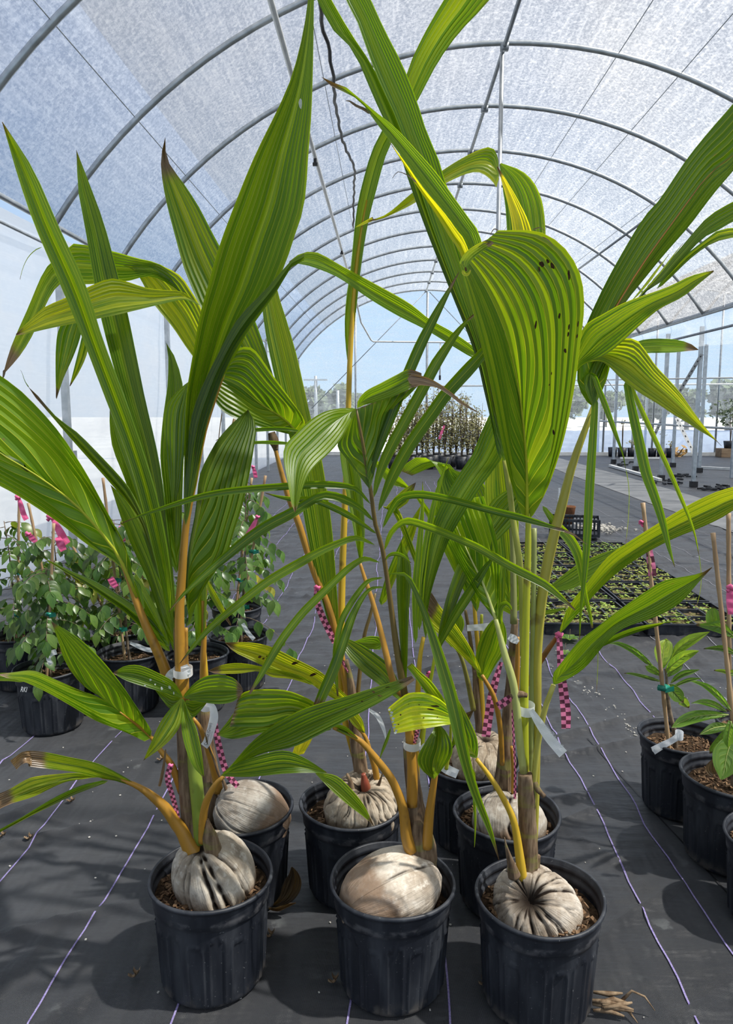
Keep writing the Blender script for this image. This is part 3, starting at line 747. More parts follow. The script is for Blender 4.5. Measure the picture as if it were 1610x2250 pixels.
def spots(leaf, lst, mat, name='brown_spot'):
    """marks lying on a leaf: px, py, width, height, lean"""
    bv = BVHTree.FromPolygons([v.co for v in leaf.data.vertices], [tuple(p.vertices) for p in leaf.data.polygons])
    for (px, py, wx, hy, ang) in lst:
        d = Vector(ray(px, py)).normalized(); h = bv.ray_cast(cam.location, d)
        if h[0] is None: continue
        nn = h[1] if h[1].dot(d) < 0 else -h[1]; dist = (h[0] - cam.location).length
        a = Vector((1, 0, 0)); a = (a - nn * a.dot(nn)).normalized(); b = nn.cross(a)
        k = dist / F_PX / 2; m = MB(); n = 9; c0 = h[0] + nn * .0022; rr = random.Random(px)
        v = [c0]
        for i in range(n):
            t = 2 * pi * i / n; x = wx * cos(t) * rr.uniform(.7, 1.1); y = hy * sin(t) * rr.uniform(.7, 1.1); x, y = x * cos(ang) - y * sin(ang), x * sin(ang) + y * cos(ang)
            v.append(c0 + a * x * k + b * y * k)
        m.add(v, [(0, 1 + i, 1 + (i + 1) % n) for i in range(n)]); m.build(name, mat, leaf, False)
def strip(parent, C, Wd, D, col=(.15, .15, .5), fold=.006, N=1, name='leaf', M=18, pleat=.8, mat=None):
    """narrow leaflet: centre line in pixels, widths in pixels"""
    p = pts(C); c = Curve([Vector((x, y, 0)) for x, y in p]); wd = nums(Wd); Ls = []; Rs = []
    n = max(6, len(p) + 2)
    for i in range(n + 1):
        t = i / n; a = c(max(0, t - .02)); b = c(min(1, t + .02)); q = c(t); dd = (b - a)
        nn = Vector((-dd.y, dd.x, 0)).normalized() * max(.4, lin(wd, t)) / 2
        Ls.append('%.2f,%.2f' % ((q + nn)[0], (q + nn)[1])); Rs.append('%.2f,%.2f' % ((q - nn)[0], (q - nn)[1]))
    return blade(parent, ' '.join(Ls), ' '.join(Rs), D, N=N, sp=0, rv=.03, fold=fold, pleat=pleat, col=col, M=M, name=name, mat=mat)
def stalk(parent, C, Wd, D, color=ORANGE, name='petiole', mat=None, n=20, label=None):
    """round stalk: centre line in pixels, diameters in pixels"""
    c = Curve([Vector((x, y, 0)) for x, y in pts(C)]); wd = nums(Wd); d = nums(D); pl = []; rr = []
    for i in range(n + 1):
        t = i / n; q = c(t); dep = lin(d, t); pl.append(P(q.x, q.y, dep)); rr.append(max(.0004, lin(wd, t) / 2 / F_PX * dep * 1.02))
    o = MB().tube(pl, rr, 10).build(name, mat or PET, parent, color=color)
    if label: o['label'] = label
    return o
def trunk(parent, C, Wd, D, name='sheath', n=26, seed=0):
    c = Curve([Vector((x, y, 0)) for x, y in pts(C)]); wd = nums(Wd); d = nums(D); pl = []; rr = []
    for i in range(n + 1):
        t = i / n; q = c(t); dep = lin(d, t); pl.append(P(q.x, q.y, dep)); rr.append(lin(wd, t) / 2 / F_PX * dep)
    m = MB().tube(pl, rr, 18)
    vv = []
    ctr = [(pl[i // 18] if i // 18 <= n else pl[-1]) for i in range(len(m.v))]
    for i, q in enumerate(m.v):
        q = Vector(q); cpt = ctr[i]; k = 1 + .10 * mnoise.noise(Vector((q.x * 120, q.y * 120, q.z * 16 + seed))) + .05 * mnoise.noise(q * 60)
        vv.append(tuple(cpt + (q - cpt) * k))
    m.v = vv
    return m.build(name, TRUNK, parent)
def ribbon(label, C, Wd, D, group=None, mat=None, cell=None, twist=0.0, name='flagging_tape', knot=True, cat='tape'):
    """flat tape hanging: pixel centre line, pixel width; squares about half the tape wide"""
    c = Curve([Vector((x, y, 0)) for x, y in pts(C)]); wd = nums(Wd); d = nums(D); n = 30
    rows = []
    for i in range(n + 1):
        t = i / n; a = c(max(0, t - .02)); b = c(min(1, t + .02)); q = c(t); dd = (b - a); nn = Vector((-dd.y, dd.x, 0)).normalized() * lin(wd, t) / 2; dep = lin(d, t)
        ang = twist * sin(t * 7 + 1); dz = ang * lin(wd, t) / 2 / F_PX * dep
        rows.append((P((q + nn).x, (q + nn).y, dep - dz), P(q.x, q.y, dep + .0015 * sin(t * 19)), P((q - nn).x, (q - nn).y, dep + dz)))
    base = rows[0][1].copy()
    t_ = thing(name, label, cat, base, group)
    V = []; UV = []; F = []; s = 0; prev = None
    wm = (rows[n // 2][0] - rows[n // 2][2]).length; cs = cell or wm / 2
    for r in rows:
        if prev is not None: s += (r[1] - prev).length
        prev = r[1]; V += list(r); UV += [(0.001, s / cs), (1.0, s / cs), (1.999, s / cs)]
    for i in range(n):
        x = i * 3; F += [(x, x + 1, x + 4, x + 3), (x + 1, x + 2, x + 5, x + 4)]
    me = bpy.data.meshes.new('tail'); me.from_pydata([tuple(x) for x in V], [], F); ul = me.uv_layers.new(name='UVMap'); fl_ = []
    for l in me.loops: fl_ += UV[l.vertex_index]
    ul.data.foreach_set('uv', fl_); me.update()
    link('tail', me, mat or CHECK, t_)
    if knot:
        m = MB(); r = wm * .42; b0 = base
        m.tube([b0 + Vector((-r, 0, 0)), b0 + Vector((-r * .4, -r * .6, r * .3)), b0 + Vector((r * .4, -r * .6, -.2 * r)), b0 + Vector((r, 0, .2 * r))], [r * .35, r * .7, r * .65, r * .3], 8)
        m.tube([b0 + Vector((r * .1, 0, 0)), b0 + Vector((-r * .9, -.3 * r, -r * 1.0))], [r * .35, r * .5], 6)
        m.build('knot', PINK, t_)
    return t_
def palm(cx, cy_, label, soil_z=.21, seed=0, chips=260):
    t = thing('potted_coconut_palm', label, 'potted palm', (cx, cy_, 0), 'young coconut palms in black pots')
    fill_pot(t, soil_z, seed, chips); return t
# ================================================================== THE COCONUT PALMS
GRN = (.10, .10, .50); DRK = (.02, .08, .40); LIT = (.32, .12, .60); YEL = (.62, .25, .66); MID = (.2, .15, .52); OLD = (.48, .7, .55)
# ---------------- front left
p = palm(-.408, 1.605, 'front left coconut palm in black pot with a deeply split grey husk', .213, 1)
coconut(p, P(470, 1928, 1.605) - p.location, (-.25, -.28, .92), .094, .112, 12, .17, .045, 3, (.95, .93, .88, 1), .2, .4)
trunk(p, '428,1885 424,1830 414,1740 406,1640 400,1540 396,1440 392,1340', '60 46 40 34 30 28 24', '1.61 1.62 1.63')
stalk(p, '440,1850 437,1790 428,1700 420,1620 412,1560', '34 33 31 24 16', '1.60 1.60 1.61', GREEN)
stalk(p, '398,1560 396,1447 394,1347 399,1273 409,1149 429,1049 449,950 474,873 500,800', '26 24 22 19 16 13 10 7 4', '1.605 1.6 1.59 1.57', ORANGE)
stalk(p, '407,1545 407,1450 408,1380', '18 15 10', '1.615', ORANGE)
trunk(p, '470,1875 462,1840 455,1800', '40 34 8', '1.57 1.56', 'sheath_scale')
# tall spear halves
blade(p, '376,1400 352,1270 318,1130 280,1000 231,873 183,748 132,625 78,500 40,390 5,268', '384,1400 372,1250 345,1100 306,970 273,873 226,748 188,625 130,500 72,370 5,268', '1.60 1.57 1.53 1.49 1.46', N=4, sp=.1, rv=.2, fold=.03, col=(.22, .12, .55), M=26)
blade(p, '384,1400 355,1200 310,1000 262,850 222,700 203,600 187,500 172,420 168,330', '394,1400 376,1250 360,1100 346,1000 318,873 283,700 258,600 228,490 195,400 168,330', '1.615 1.66 1.74 1.82 1.86', N=5, sp=.1, rv=.2, fold=.02, col=(.12, .1, .46), M=26)
o = blade(p, '403,1150 404,1050 405,990 409,873 414,835 427,759 442,680 457,628 480,545 522,433 561,339 605,250 640,170 668,60 682,-50', '428,1090 440,1010 455,930 480,850 523,770 560,700 600,640 631,568 647,519 663,472 672,420 678,328 684,250 688,120 690,-50', '1.585 1.57 1.54 1.50 1.46', N=7, sp=.15, rv=.25, fold=.012, col=(.2, .0, .47), M=30)
spots(o, [(660, 228, 8, 18, 0)], FLECK, 'torn_spot')
blade(p, '404,1160 406,1060 409,997 419,922 439,860 479,778 523,699 585,635 638,574 668,556', '412,1150 429,1050 449,950 474,873 490,825 520,765 560,708 605,645 643,583 668,572', '1.57 1.555 1.54 1.52 1.51', N=3, sp=.1, rv=.2, fold=-.02, col=(.08, .0, .42), M=22)
# left leaves
blade(p, '300,1312 285,1230 262,1170 248,1148 199,1056 161,994 124,942 75,887 25,842 -60,790 -160,760', '298,1312 275,1260 248,1232 199,1202 124,1145 50,1096 0,1068 -80,1030 -160,1000', '1.615 1.58 1.52 1.46 1.40', mid='300,1312 263,1227 224,1173 159,1103 75,1041 0,996 -60,950 -160,880', N=8, sp=.6, rv=.5, fold=-.03, col=(.16, 0, .62), M=22, rib=(LIME, .004, .85))
blade(p, '292,1268 305,1300 315,1340', '297,1272 310,1290 318,1335', '1.6', N=1, sp=0, fold=0, col=LIT, M=6)
stalk(p, '375,1510 362,1470 350,1440 325,1385 300,1323 280,1270 263,1227', '26 25 22 19 16 10 6', '1.625 1.62 1.61', ORANGE)
blade(p, '372,1320 330,1180 290,1085 263,1048 211,992 169,950 124,917 82,868 62,850', '366,1320 325,1190 298,1128 248,1068 209,1024 154,962 112,912 77,873 62,850', '1.63 1.66 1.68 1.68', N=4, sp=.2, rv=.3, fold=.01, col=(.25, .5, .47), M=22)
strip(p, '64,852 55,838 48,818 45,813', '2.5 1.5 1 .6', '1.68', OLD, 0, 1, 'dry_tip', 8)
blade(p, '372,1340 330,1220 300,1130 273,1050 248,986 241,937 241,899', '378,1340 345,1200 315,1090 290,1010 270,960 252,915 241,899', '1.65 1.72 1.75', N=4, sp=.2, rv=.3, fold=.01, col=GRN, M=20)
blade(p, '385,1440 350,1350 323,1272 288,1197 263,1130 243,1066', '392,1430 375,1330 360,1285 338,1210 305,1133 270,1090 243,1066', '1.64 1.70 1.74', N=5, sp=.2, rv=.3, fold=.02, col=(.15, .1, .5), M=20)
blade(p, '375,1425 340,1370 300,1334 248,1300 205,1276 149,1252 89,1222', '372,1436 330,1400 276,1347 233,1317 186,1282 142,1256 89,1222', '1.64 1.66 1.68 1.70', N=4, sp=.2, rv=.3, fold=.01, col=(.25, .2, .52), M=20)
blade(p, '375,1415 345,1340 318,1290 297,1258', '370,1425 332,1372 306,1325 291,1290', '1.635 1.66 1.68', N=4, sp=.3, rv=.4, fold=.01, col=(.3, .05, .6), M=16)
# dark leaf on the right
blade(p, '414,1372 412,1280 419,1198 432,1124 439,1044 459,1000 479,965 510,930 545,900', '417,1372 427,1337 449,1290 474,1255 499,1216 516,1161 533,1109 548,1042 561,962 562,930 545,900', '1.63 1.66 1.72 1.80', mid='415,1372 414,1290 424,1200 440,1120 455,1050 480,990 512,945 545,900', N=8, sp=.45, rv=.45, fold=.02, col=DRK, M=22)
# folded leaf behind the big one
blade(p, '380,1260 360,1080 352,1000 360,900 367,860 370,791 365,753', '395,1260 400,1100 405,950 401,843 379,773 365,753', '1.64 1.69 1.72', N=4, sp=.15, rv=.3, fold=.01, col=DRK, M=18)
blade(p, '413,838 387,863 365,892 360,935 362,980 367,1025 375,1087 382,1122', '415,840 414,870 410,930 406,990 400,1030 395,1065 389,1090 382,1122', '1.62 1.60 1.58', N=3, sp=.05, rv=.2, fold=.01, col=DRK, M=18)
# low leaves left
blade(p, '330,1621 298,1591 263,1564 224,1534 186,1509 159,1479 139,1444 127,1405 112,1365', '336,1618 330,1600 313,1574 281,1524 248,1479 216,1442 179,1407 149,1387 112,1365', '1.60 1.55 1.50 1.46', N=9, sp=.55, rv=.5, fold=.01, half=True, col=(.12, .25, .5), M=20)
blade(p, '330,1622 298,1592 263,1565 224,1535 174,1516 124,1494 75,1474 30,1477 -5,1482', '328,1634 273,1608 211,1584 161,1554 99,1519 50,1497 15,1490 -5,1482', '1.60 1.54 1.48 1.43', N=8, sp=.45, rv=.5, fold=.025, half=True, col=(.38, .3, .64), M=20)
blade(p, '52,1496 30,1482 10,1478 -20,1482', '50,1500 25,1497 0,1496 -20,1494', '1.44', N=2, sp=0, fold=0, col=LIT, M=8)
stalk(p, '400,1740 385,1700 372,1673 352,1648 333,1621 298,1591 263,1564', '20 18 15 11 8 6 3', '1.62 1.61 1.60 1.55', ORANGE)
l = blade(p, '310,1730 273,1708 216,1678 149,1663 107,1654 75,1650 57,1650', '308,1734 261,1717 224,1710 174,1698 112,1690 85,1687 63,1684', '1.56 1.52 1.47 1.43', N=4, sp=.2, rv=.4, fold=.01, col=(.42, .62, .52), M=20)
blade(l, '68,1650 50,1652 35,1662 22,1672', '72,1684 58,1676 46,1682 36,1692', '1.43 1.42 1.44', N=3, sp=0, rv=.1, fold=.01, col=(.3, 4, .8), M=10, name='dead_tip')
l = blade(p, '224,1708 174,1699 124,1701 70,1708 45,1720 15,1737 -25,1752', '222,1711 206,1708 149,1717 112,1732 75,1750 22,1767 -15,1785', '1.53 1.49 1.45 1.42', N=4, sp=.2, rv=.4, fold=.01, col=(.5, .8, .58), M=20)
blade(p, '236,1712 174,1728 112,1757 50,1795 0,1822 -30,1838', '240,1718 174,1741 119,1767 67,1792 0,1829 -30,1846', '1.53 1.48 1.44', N=2, sp=.1, rv=.3, fold=.01, col=(.3, .3, .5), M=18)
stalk(p, '432,1880 415,1855 400,1825 387,1809 360,1772 310,1732 265,1714 224,1709', '46 36 30 26 20 13 9 5', '1.59 1.585 1.56 1.53', ORANGE)
# four-lobed young leaf in the middle
ST = blade(p, '402,1530 382,1499 348,1479 306,1462 273,1464 248,1479', '402,1536 385,1529 340,1516 286,1499 266,1490 248,1479', '1.545 1.52 1.50', N=4, sp=.05, rv=.2, fold=.012, col=(.14, .3, .5), M=16)
spots(ST, [(360, 1495, 5, 10, .4), (355, 1512, 5, 8, .3), (330, 1494, 5, 5, 0), (372, 1510, 6, 10, .4), (380, 1524, 4, 8, .2), (318, 1506, 5, 4, 0), (340, 1505, 4, 6, 0)], FLECK, 'pale_fleck')
blade(p, '402,1529 424,1504 449,1487 481,1482 511,1489 528,1504 533,1514', '403,1534 412,1536 449,1544 484,1547 511,1542 528,1530 533,1522', '1.545 1.53 1.52', N=4, sp=.05, rv=.2, fold=.012, col=(.08, .6, .46), M=16)
blade(p, '399,1533 375,1556 352,1588 332,1631 315,1671', '402,1534 398,1586 382,1616 355,1643 315,1671', '1.545 1.51 1.49', N=3, sp=.05, rv=.2, fold=.01, col=(.45, .2, .66), M=16)
blade(p, '401,1535 398,1586 404,1631 422,1680 447,1709', '403,1534 417,1569 432,1603 444,1660 449,1711', '1.545 1.51 1.49', N=3, sp=.05, rv=.2, fold=.01, col=(.3, .2, .58), M=16)
blade(p, '397,1530 375,1522 350,1515 338,1512', '397,1545 376,1558 358,1540 338,1512', '1.57', N=3, sp=.05, rv=.2, fold=.01, col=DRK, M=10)
blade(p, '405,1538 430,1540 455,1543', '405,1556 422,1577 442,1560 455,1543', '1.57', N=3, sp=.05, rv=.2, fold=.01, col=DRK, M=10)
strip(p, '364,1645 360,1680 355,1708 350,1728', '5 5 7 6', '1.585', (.3, 4, .6), 0, 1, 'dry_stalk', 8)
# right low leaf on the curved stalk
stalk(p, '445,1850 446,1802 454,1760 474,1723 491,1707', '20 19 18 15 9', '1.57 1.555 1.54', ORANGE)
X_ = blade(p, '489,1702 509,1680 551,1632 599,1594 670,1556 766,1528 837,1506 904,1485', '492,1706 528,1680 575,1656 642,1642 694,1618 766,1580 837,1542 885,1513 911,1494', '1.54 1.51 1.49 1.49 1.51', N=5, sp=.05, rv=.2, fold=.012, col=(.08, .3, .46), M=26)
spots(X_, [(880, 1497, 12, 4, -.4), (850, 1508, 14, 4, -.4), (820, 1520, 8, 4, -.4), (795, 1540, 6, 3, 0), (760, 1560, 5, 3, 0), (835, 1530, 12, 3, -.4)], SPOT)
l = blade(p, '486,1702 513,1680 566,1661 623,1649 670,1666 718,1697', '485,1706 551,1707 623,1700 685,1698 718,1699', '1.53 1.50 1.485 1.50', N=5, sp=.05, rv=.2, fold=.01, col=(.3, .1, .56), M=18)
blade(p, '690,1697 737,1704 766,1728 794,1761 808,1785 822,1816', '694,1701 728,1737 766,1770 794,1791 812,1806 822,1816', '1.50 1.49 1.50', N=3, sp=.05, rv=.2, fold=.006, col=(.3, .5, .55), M=16)

# ---------------- front centre
p = palm(.013, 1.595, 'front centre coconut palm in pot with a smooth pale husk lying on its side', .19, 2, 120)
coconut(p, P(860, 1962, 1.575) - p.location, (.86, .38, .20), .091, .122, 4, .035, .035, 11, (1.32, 1.28, 1.22, .22), .12, 2.2)
trunk(p, '930,1915 924,1862 917,1815 910,1745 903,1690 898,1640', '66 74 52 38 32 26', '1.63 1.625 1.62')
stalk(p, '905,1770 906,1700 902,1640 896,1580 890,1523', '26 25 22 19 17', '1.61', ORANGE)
stalk(p, '914,1720 913,1640 908,1580', '17 15 12', '1.63', YELLOW)
stalk(p, '889,1530 884,1498 871,1423 861,1349 849,1262 839,1200 824,1150 814,1075 806,1030 797,974 783,899', '17 16 14 12 10.5 10 9.5 9 8 7 4', '1.61 1.60 1.57 1.53 1.50', DUSK)
R_ = p
# terminal blades of the feathered leaf
blade(p, '783,897 749,897 712,905 680,924 650,952 626,979 623,1011 631,1055 640,1106 648,1126', '784,900 774,919 749,964 725,993 687,1030 667,1067 655,1109 648,1126', '1.50 1.44 1.38 1.33', N=5, sp=.1, rv=.3, fold=.02, col=(.32, .25, .62), M=22)
blade(p, '784,897 787,879 804,859 836,842 874,822 898,811 926,820', '785,897 803,889 824,884 861,872 888,860 905,852 926,846', '1.50 1.48 1.46 1.46', N=4, sp=.1, rv=.3, fold=.01, col=(.15, .7, .5), M=18)
strip(p, '895,832 925,836 955,844 985,862 1015,886 1050,906', '22 20 10 8 6 2', '1.455 1.44 1.43', (.3, 5, .85), .002, 1, 'dead_tip', 16)
blade(p, '812,1075 809,1048 803,1010 797,974 790,935 783,899', '815,1070 832,1000 845,960 858,925 874,892 898,869 918,848', '1.52 1.51 1.50', N=7, sp=.6, rv=.5, fold=-.02, half=True, col=DRK, M=18)
blade(p, '812,1075 809,1048 803,1010 797,974 790,935 783,899', '809,1072 790,1047 760,1008 741,978 758,935 781,903', '1.52 1.51 1.50', N=5, sp=.6, rv=.5, fold=-.03, half=True, col=DRK, M=18)
for C, Wd, D in [('814,1055 826,1000 843,955 868,890 899,815 925,755 958,690 985,640 1008,598', '4 16 22 24 24 24 20 12 1', '1.53 1.52 1.52 1.54'),
                 ('821,1093 834,1040 856,988 895,915 931,850 960,795 985,758 1015,716 1040,693 1060,677', '5 18 24 24 25 24 24 18 9 1', '1.535 1.52 1.51 1.52'),
                 ('831,1123 850,1075 874,1023 911,961 945,915 973,874 1010,832 1047,792 1078,755 1110,710', '5 20 26 28 28 28 28 27 15 1', '1.54 1.52 1.50 1.49')]:
    strip(p, C, Wd, D, (.02, .35, .42), .004, 1, 'leaflet', 24)
for C, Wd, D in [('814,1108 784,1075 725,1065 675,1066 623,1069 524,1077 449,1089 375,1111 300,1136 260,1153', '4 13 17 16 16 15 14 11 6 1', '1.535 1.47 1.41 1.37'),
                 ('821,1145 789,1115 744,1093 700,1090 653,1121 598,1149 548,1181 499,1221 449,1263 399,1310 370,1345', '4 16 20 20 24 24 22 19 15 8 1', '1.55 1.49 1.42 1.37'),
                 ('826,1172 770,1135 720,1110 680,1097 636,1097 582,1083', '4 13 15 13 10 1', '1.555 1.52 1.50'),
                 ('823,1197 797,1182 762,1187 700,1213 648,1243 598,1271 548,1308 499,1348 449,1392 395,1458', '4 14 16 20 20 18 16 14 10 1', '1.555 1.50 1.44 1.40'),
                 ('834,1236 812,1225 774,1242 725,1287 675,1336 658,1355 623,1400 593,1449 561,1504 548,1524', '4 13 15 17 18 18 18 18 12 4', '1.565 1.52 1.47 1.44'),
                 ('841,1269 819,1269 789,1299 757,1349 744,1386 736,1448 742,1530', '4 11 13 13 12 10 3', '1.57 1.54 1.52'),
                 ('845,1290 826,1290 804,1302 774,1354 754,1411 732,1473 712,1518 698,1552', '3 9 14 20 22 24 24 20', '1.575 1.53 1.50'),
                 ('841,1160 861,1118 886,1090 936,1088 998,1100 1047,1113 1100,1127 1149,1139 1223,1161 1240,1166', '4 14 18 17 16 16 16 16 11 6', '1.55 1.50 1.46 1.44'),
                 ('844,1210 866,1157 888,1145 923,1152 973,1170 1047,1202 1089,1226 1136,1253 1198,1285 1264,1341', '4 14 17 17 17 18 19 19 15 2', '1.56 1.50 1.45 1.42'),
                 ('847,1230 855,1220 869,1217 885,1222 903,1237', '3 8 9 7 1', '1.57 1.55'),
                 ('852,1262 866,1249 888,1259 908,1289 936,1356 956,1416 975,1478 995,1548 1008,1610 1027,1690 1050,1760 1075,1820 1096,1890', '4 10 14 18 24 28 29 28 24 20 16 10 1', '1.575 1.52 1.47 1.45 1.44')]:
    strip(p, C, Wd, D, (.06, .25, .46), .004, 1, 'leaflet', 26)
strip(p, '1236,1165 1262,1176 1290,1197', '7 4 1', '1.44', (.3, 4, .6), 0, 1, 'dead_tip', 8)
strip(p, '1040,1690 1042,1760 1044,1810 1042,1862', '8 7 5 1', '1.46', LIT, .001, 1, 'leaflet', 12)
# split leaves right of the stalk
blade(p, '933,1405 925,1324 931,1249 950,1149 1000,1054 1037,1000 1057,950 1090,880 1144,766', '938,1405 940,1334 956,1269 987,1186 1025,1119 1062,1062 1099,1012 1125,955 1138,860 1144,766', '1.60 1.60 1.62 1.65', N=5, sp=.1, rv=.3, fold=.012, col=(.18, .1, .5), M=24)
strip(p, '913,1413 913,1299 921,1200 928,1120 928,1058', '8 15 15 10 1', '1.59', (.2, .1, .56), .004, 1)
strip(p, '921,1385 926,1274 938,1187 958,1090 985,1005', '8 15 15 12 1', '1.59', (.2, .1, .56), .004, 1)
blade(p, '886,1500 874,1349 871,1250 882,1185', '893,1500 898,1349 903,1250 882,1185', '1.615 1.63', N=4, sp=.1, rv=.3, fold=.02, col=DRK, M=18)
stalk(p, '915,1600 918,1520 922,1450 930,1400', '14 13 11 9', '1.615 1.60', YELLOW)
blade(p, '955,1450 975,1340 1000,1255 1025,1205 1054,1145 1080,1100 1110,1078 1150,1060', '960,1450 1000,1330 1037,1248 1062,1218 1111,1169 1149,1122 1150,1060', '1.62 1.66 1.70', N=5, sp=.2, rv=.35, fold=.02, col=(.03, .15, .42), M=20)
blade(p, '950,1440 985,1360 1020,1300 1060,1245 1092,1214', '957,1440 1000,1370 1040,1310 1070,1255 1092,1214', '1.60 1.58', N=2, sp=.1, rv=.3, fold=.01, col=(.2, .1, .5), M=16)
stalk(p, '925,1640 938,1540 952,1460 955,1440', '14 12 9 7', '1.63 1.61', LIME)
# cut yellow leaf and curled small leaf
CY = blade(p, '1006,1576 985,1553 961,1533 931,1522 898,1523 874,1538 851,1557', '1006,1588 985,1592 950,1598 923,1602 895,1607 866,1612', '1.53 1.51 1.50 1.50', N=4, sp=.05, rv=.1, fold=.012, col=(.50, .10, 1.1), M=18, label='clipped bright yellow leaf with a ragged white cut edge')
spots(CY, [(955, 1551, 24, 4, -.1), (945, 1558, 20, 3, -.2), (880, 1570, 4, 4, 0), (897, 1545, 3, 3, 0), (920, 1548, 3, 3, 0), (876, 1592, 4, 3, 0), (930, 1578, 4, 3, 0), (960, 1575, 3, 3, 0)], SPOT)
for k in range(9):
    q = k / 8; spots(CY, [(856 + 13 * q + 3 * (k % 2), 1559 + 51 * q, 7, 6, .3)], FLECK, 'cut_edge')
blade(p, '951,1712 925,1690 917,1665 935,1630 948,1610 960,1588', '955,1712 975,1685 992,1660 993,1635 978,1605 960,1588', '1.56 1.53 1.55', N=4, sp=.05, rv=.2, fold=.03, col=DRK, M=14)
blade(p, '990,1645 1000,1600 1015,1572 1040,1560', '995,1640 1015,1618 1028,1590 1040,1562', '1.55 1.54', N=2, sp=.05, rv=.2, fold=.01, col=(.1, .8, .45), M=12)
stalk(p, '938,1862 942,1800 950,1740 958,1690 966,1655', '24 23 19 14 8', '1.60 1.585 1.56', ORANGE)
blade(p, '990,1585 980,1545 950,1500 925,1478 905,1457', '985,1600 960,1560 930,1515 905,1480 893,1466', '1.575 1.56', N=2, sp=.1, rv=.3, fold=.01, col=(.35, .1, .6), M=14)
stalk(p, '980,1690 988,1640 990,1590', '9 8 5', '1.59 1.58', LIME)
# left low leaves
stalk(p, '903,1870 893,1838 885,1775 865,1722 851,1699 813,1651 785,1623 732,1599', '30 26 22 19 18 15 12 8', '1.60 1.59 1.57 1.56', ORANGE)
blade(p, '737,1596 697,1549 670,1532 623,1516 551,1516 524,1530', '736,1602 690,1590 637,1577 600,1590 575,1597 504,1597', '1.565 1.55 1.54', N=4, sp=.1, rv=.2, fold=.02, col=(.33, .15, .48), M=18)
blade(p, '728,1600 640,1580 560,1570 528,1553 500,1585 479,1612', '728,1606 650,1604 594,1606 537,1620 505,1624 479,1616', '1.575 1.565', N=4, sp=.05, rv=.2, fold=.01, col=(.15, .1, .44), M=18)
blade(p, '732,1597 745,1592 765,1600 786,1622', '734,1602 750,1610 768,1618 786,1623', '1.56', N=2, sp=.05, fold=.01, col=(.25, .1, .5), M=10)
strip(p, '858,1600 850,1625 840,1650 834,1668', '4 7 6 1', '1.54', GRN, .001, 1, 'leaflet', 8)

# ---------------- front right
p = palm(.34, 1.552, 'front right coconut palm with bright green stalks and a husk with a dark hollow eye', .212, 3)
coconut(p, P(1174, 2000, 1.55) - p.location, (-.30, -.60, .74), .097, .098, 24, .07, .034, 21, (1.02, .98, .93, 1), .38, 1.0, .5, .44)
trunk(p, '1158,1925 1160,1870 1158,1800 1155,1740 1153,1700', '50 46 42 39 34', '1.565 1.56')
stalk(p, '1153,1740 1151,1600 1152,1480 1156,1330 1160,1200 1160,1130 1158,1050', '22 21 20 18 16 13 7', '1.575 1.57 1.565 1.56', LIME)
stalk(p, '1164,1740 1168,1560 1170,1422 1173,1250 1173,1161', '18 15 13 12 12', '1.60', (.28, .32, .10, 1))
stalk(p, '1174,1880 1178,1750 1180,1600 1179,1445 1186,1348 1196,1273 1211,1199 1231,1124 1256,1025 1283,950 1305,890', '12 14 15 19 22 23 24 23 20 16 11', '1.60 1.60 1.605 1.61', (.40, .36, .05, 1))
stalk(p, '1150,1440 1146,1285 1136,1198 1126,1136 1119,1074 1109,1012', '17 16 15 14 13 11', '1.59 1.60', (.38, .40, .07, 1))
trunk(p, '1130,1925 1120,1890 1112,1860 1108,1840', '30 18 9 2', '1.52 1.50', 'dead_sheath')
trunk(p, '1173,1935 1176,1910 1179,1880', '26 20 18', '1.57', 'leaf_base')
trunk(p, '1172,1712 1182,1735 1196,1750', '10 14 10', '1.56 1.55', 'dry_husk_scrap', 10)
trunk(p, '1122,1530 1140,1525 1158,1528', '14 16 10', '1.55', 'dry_husk_scrap', 10)
# the big underside leaf
Z1 = blade(p, '1151,1146 1122,1060 1100,960 1078,850 1058,760 1040,690 1022,620 1010,582', '1164,1146 1204,1070 1240,960 1262,850 1275,750 1283,680 1279,620 1262,575 1230,535 1180,508 1095,506', '1.56 1.53 1.48 1.43 1.38 1.34', mid='1158,1146 1155,1000 1140,860 1115,750 1085,670 1050,605 1022,566', N=10, sp=.35, rv=.45, fold=.03, pleat=.75, col=(.36, .0, .50), M=28, rib=(LIME, .004, .7))
spots(Z1, [(1190, 580, 10, 14, .6), (1183, 592, 5, 12, .2), (1203, 573, 6, 10, .5), (1213, 583, 8, 17, .5), (1250, 604, 6, 24, .2), (1177, 713, 5, 20, 0), (1229, 693, 5, 16, 0), (1250, 718, 4, 14, 0), (1248, 734, 4, 12, 0), (1268, 712, 4, 14, 0), (1266, 738, 4, 10, 0), (1242, 770, 6, 12, .3), (1217, 950, 6, 14, .4), (1210, 820, 3, 8, 0), (1205, 845, 3, 6, 0), (1022, 592, 5, 10, .3)], SPOT)
blade(p, '1012,592 1010,575 1022,555 1045,538 1075,524', '1030,602 1026,590 1036,572 1055,556 1085,535', '1.335', N=2, sp=0, rv=.1, fold=0, col=(.5, .6, .85), M=10)
strip(p, '1015,594 1022,604 1030,600 1034,592', '6 7 6 3', '1.33', YEL, 0, 1, 'curled_tip', 8)
for C in ('1095,507 1085,503 1077,516', '1170,505 1185,500 1196,507', '1190,520 1205,528 1214,540'):
    strip(p, C, '2.5 2 1', '1.34', (.3, 5, .4), 0, 1, 'dry_thread', 6)
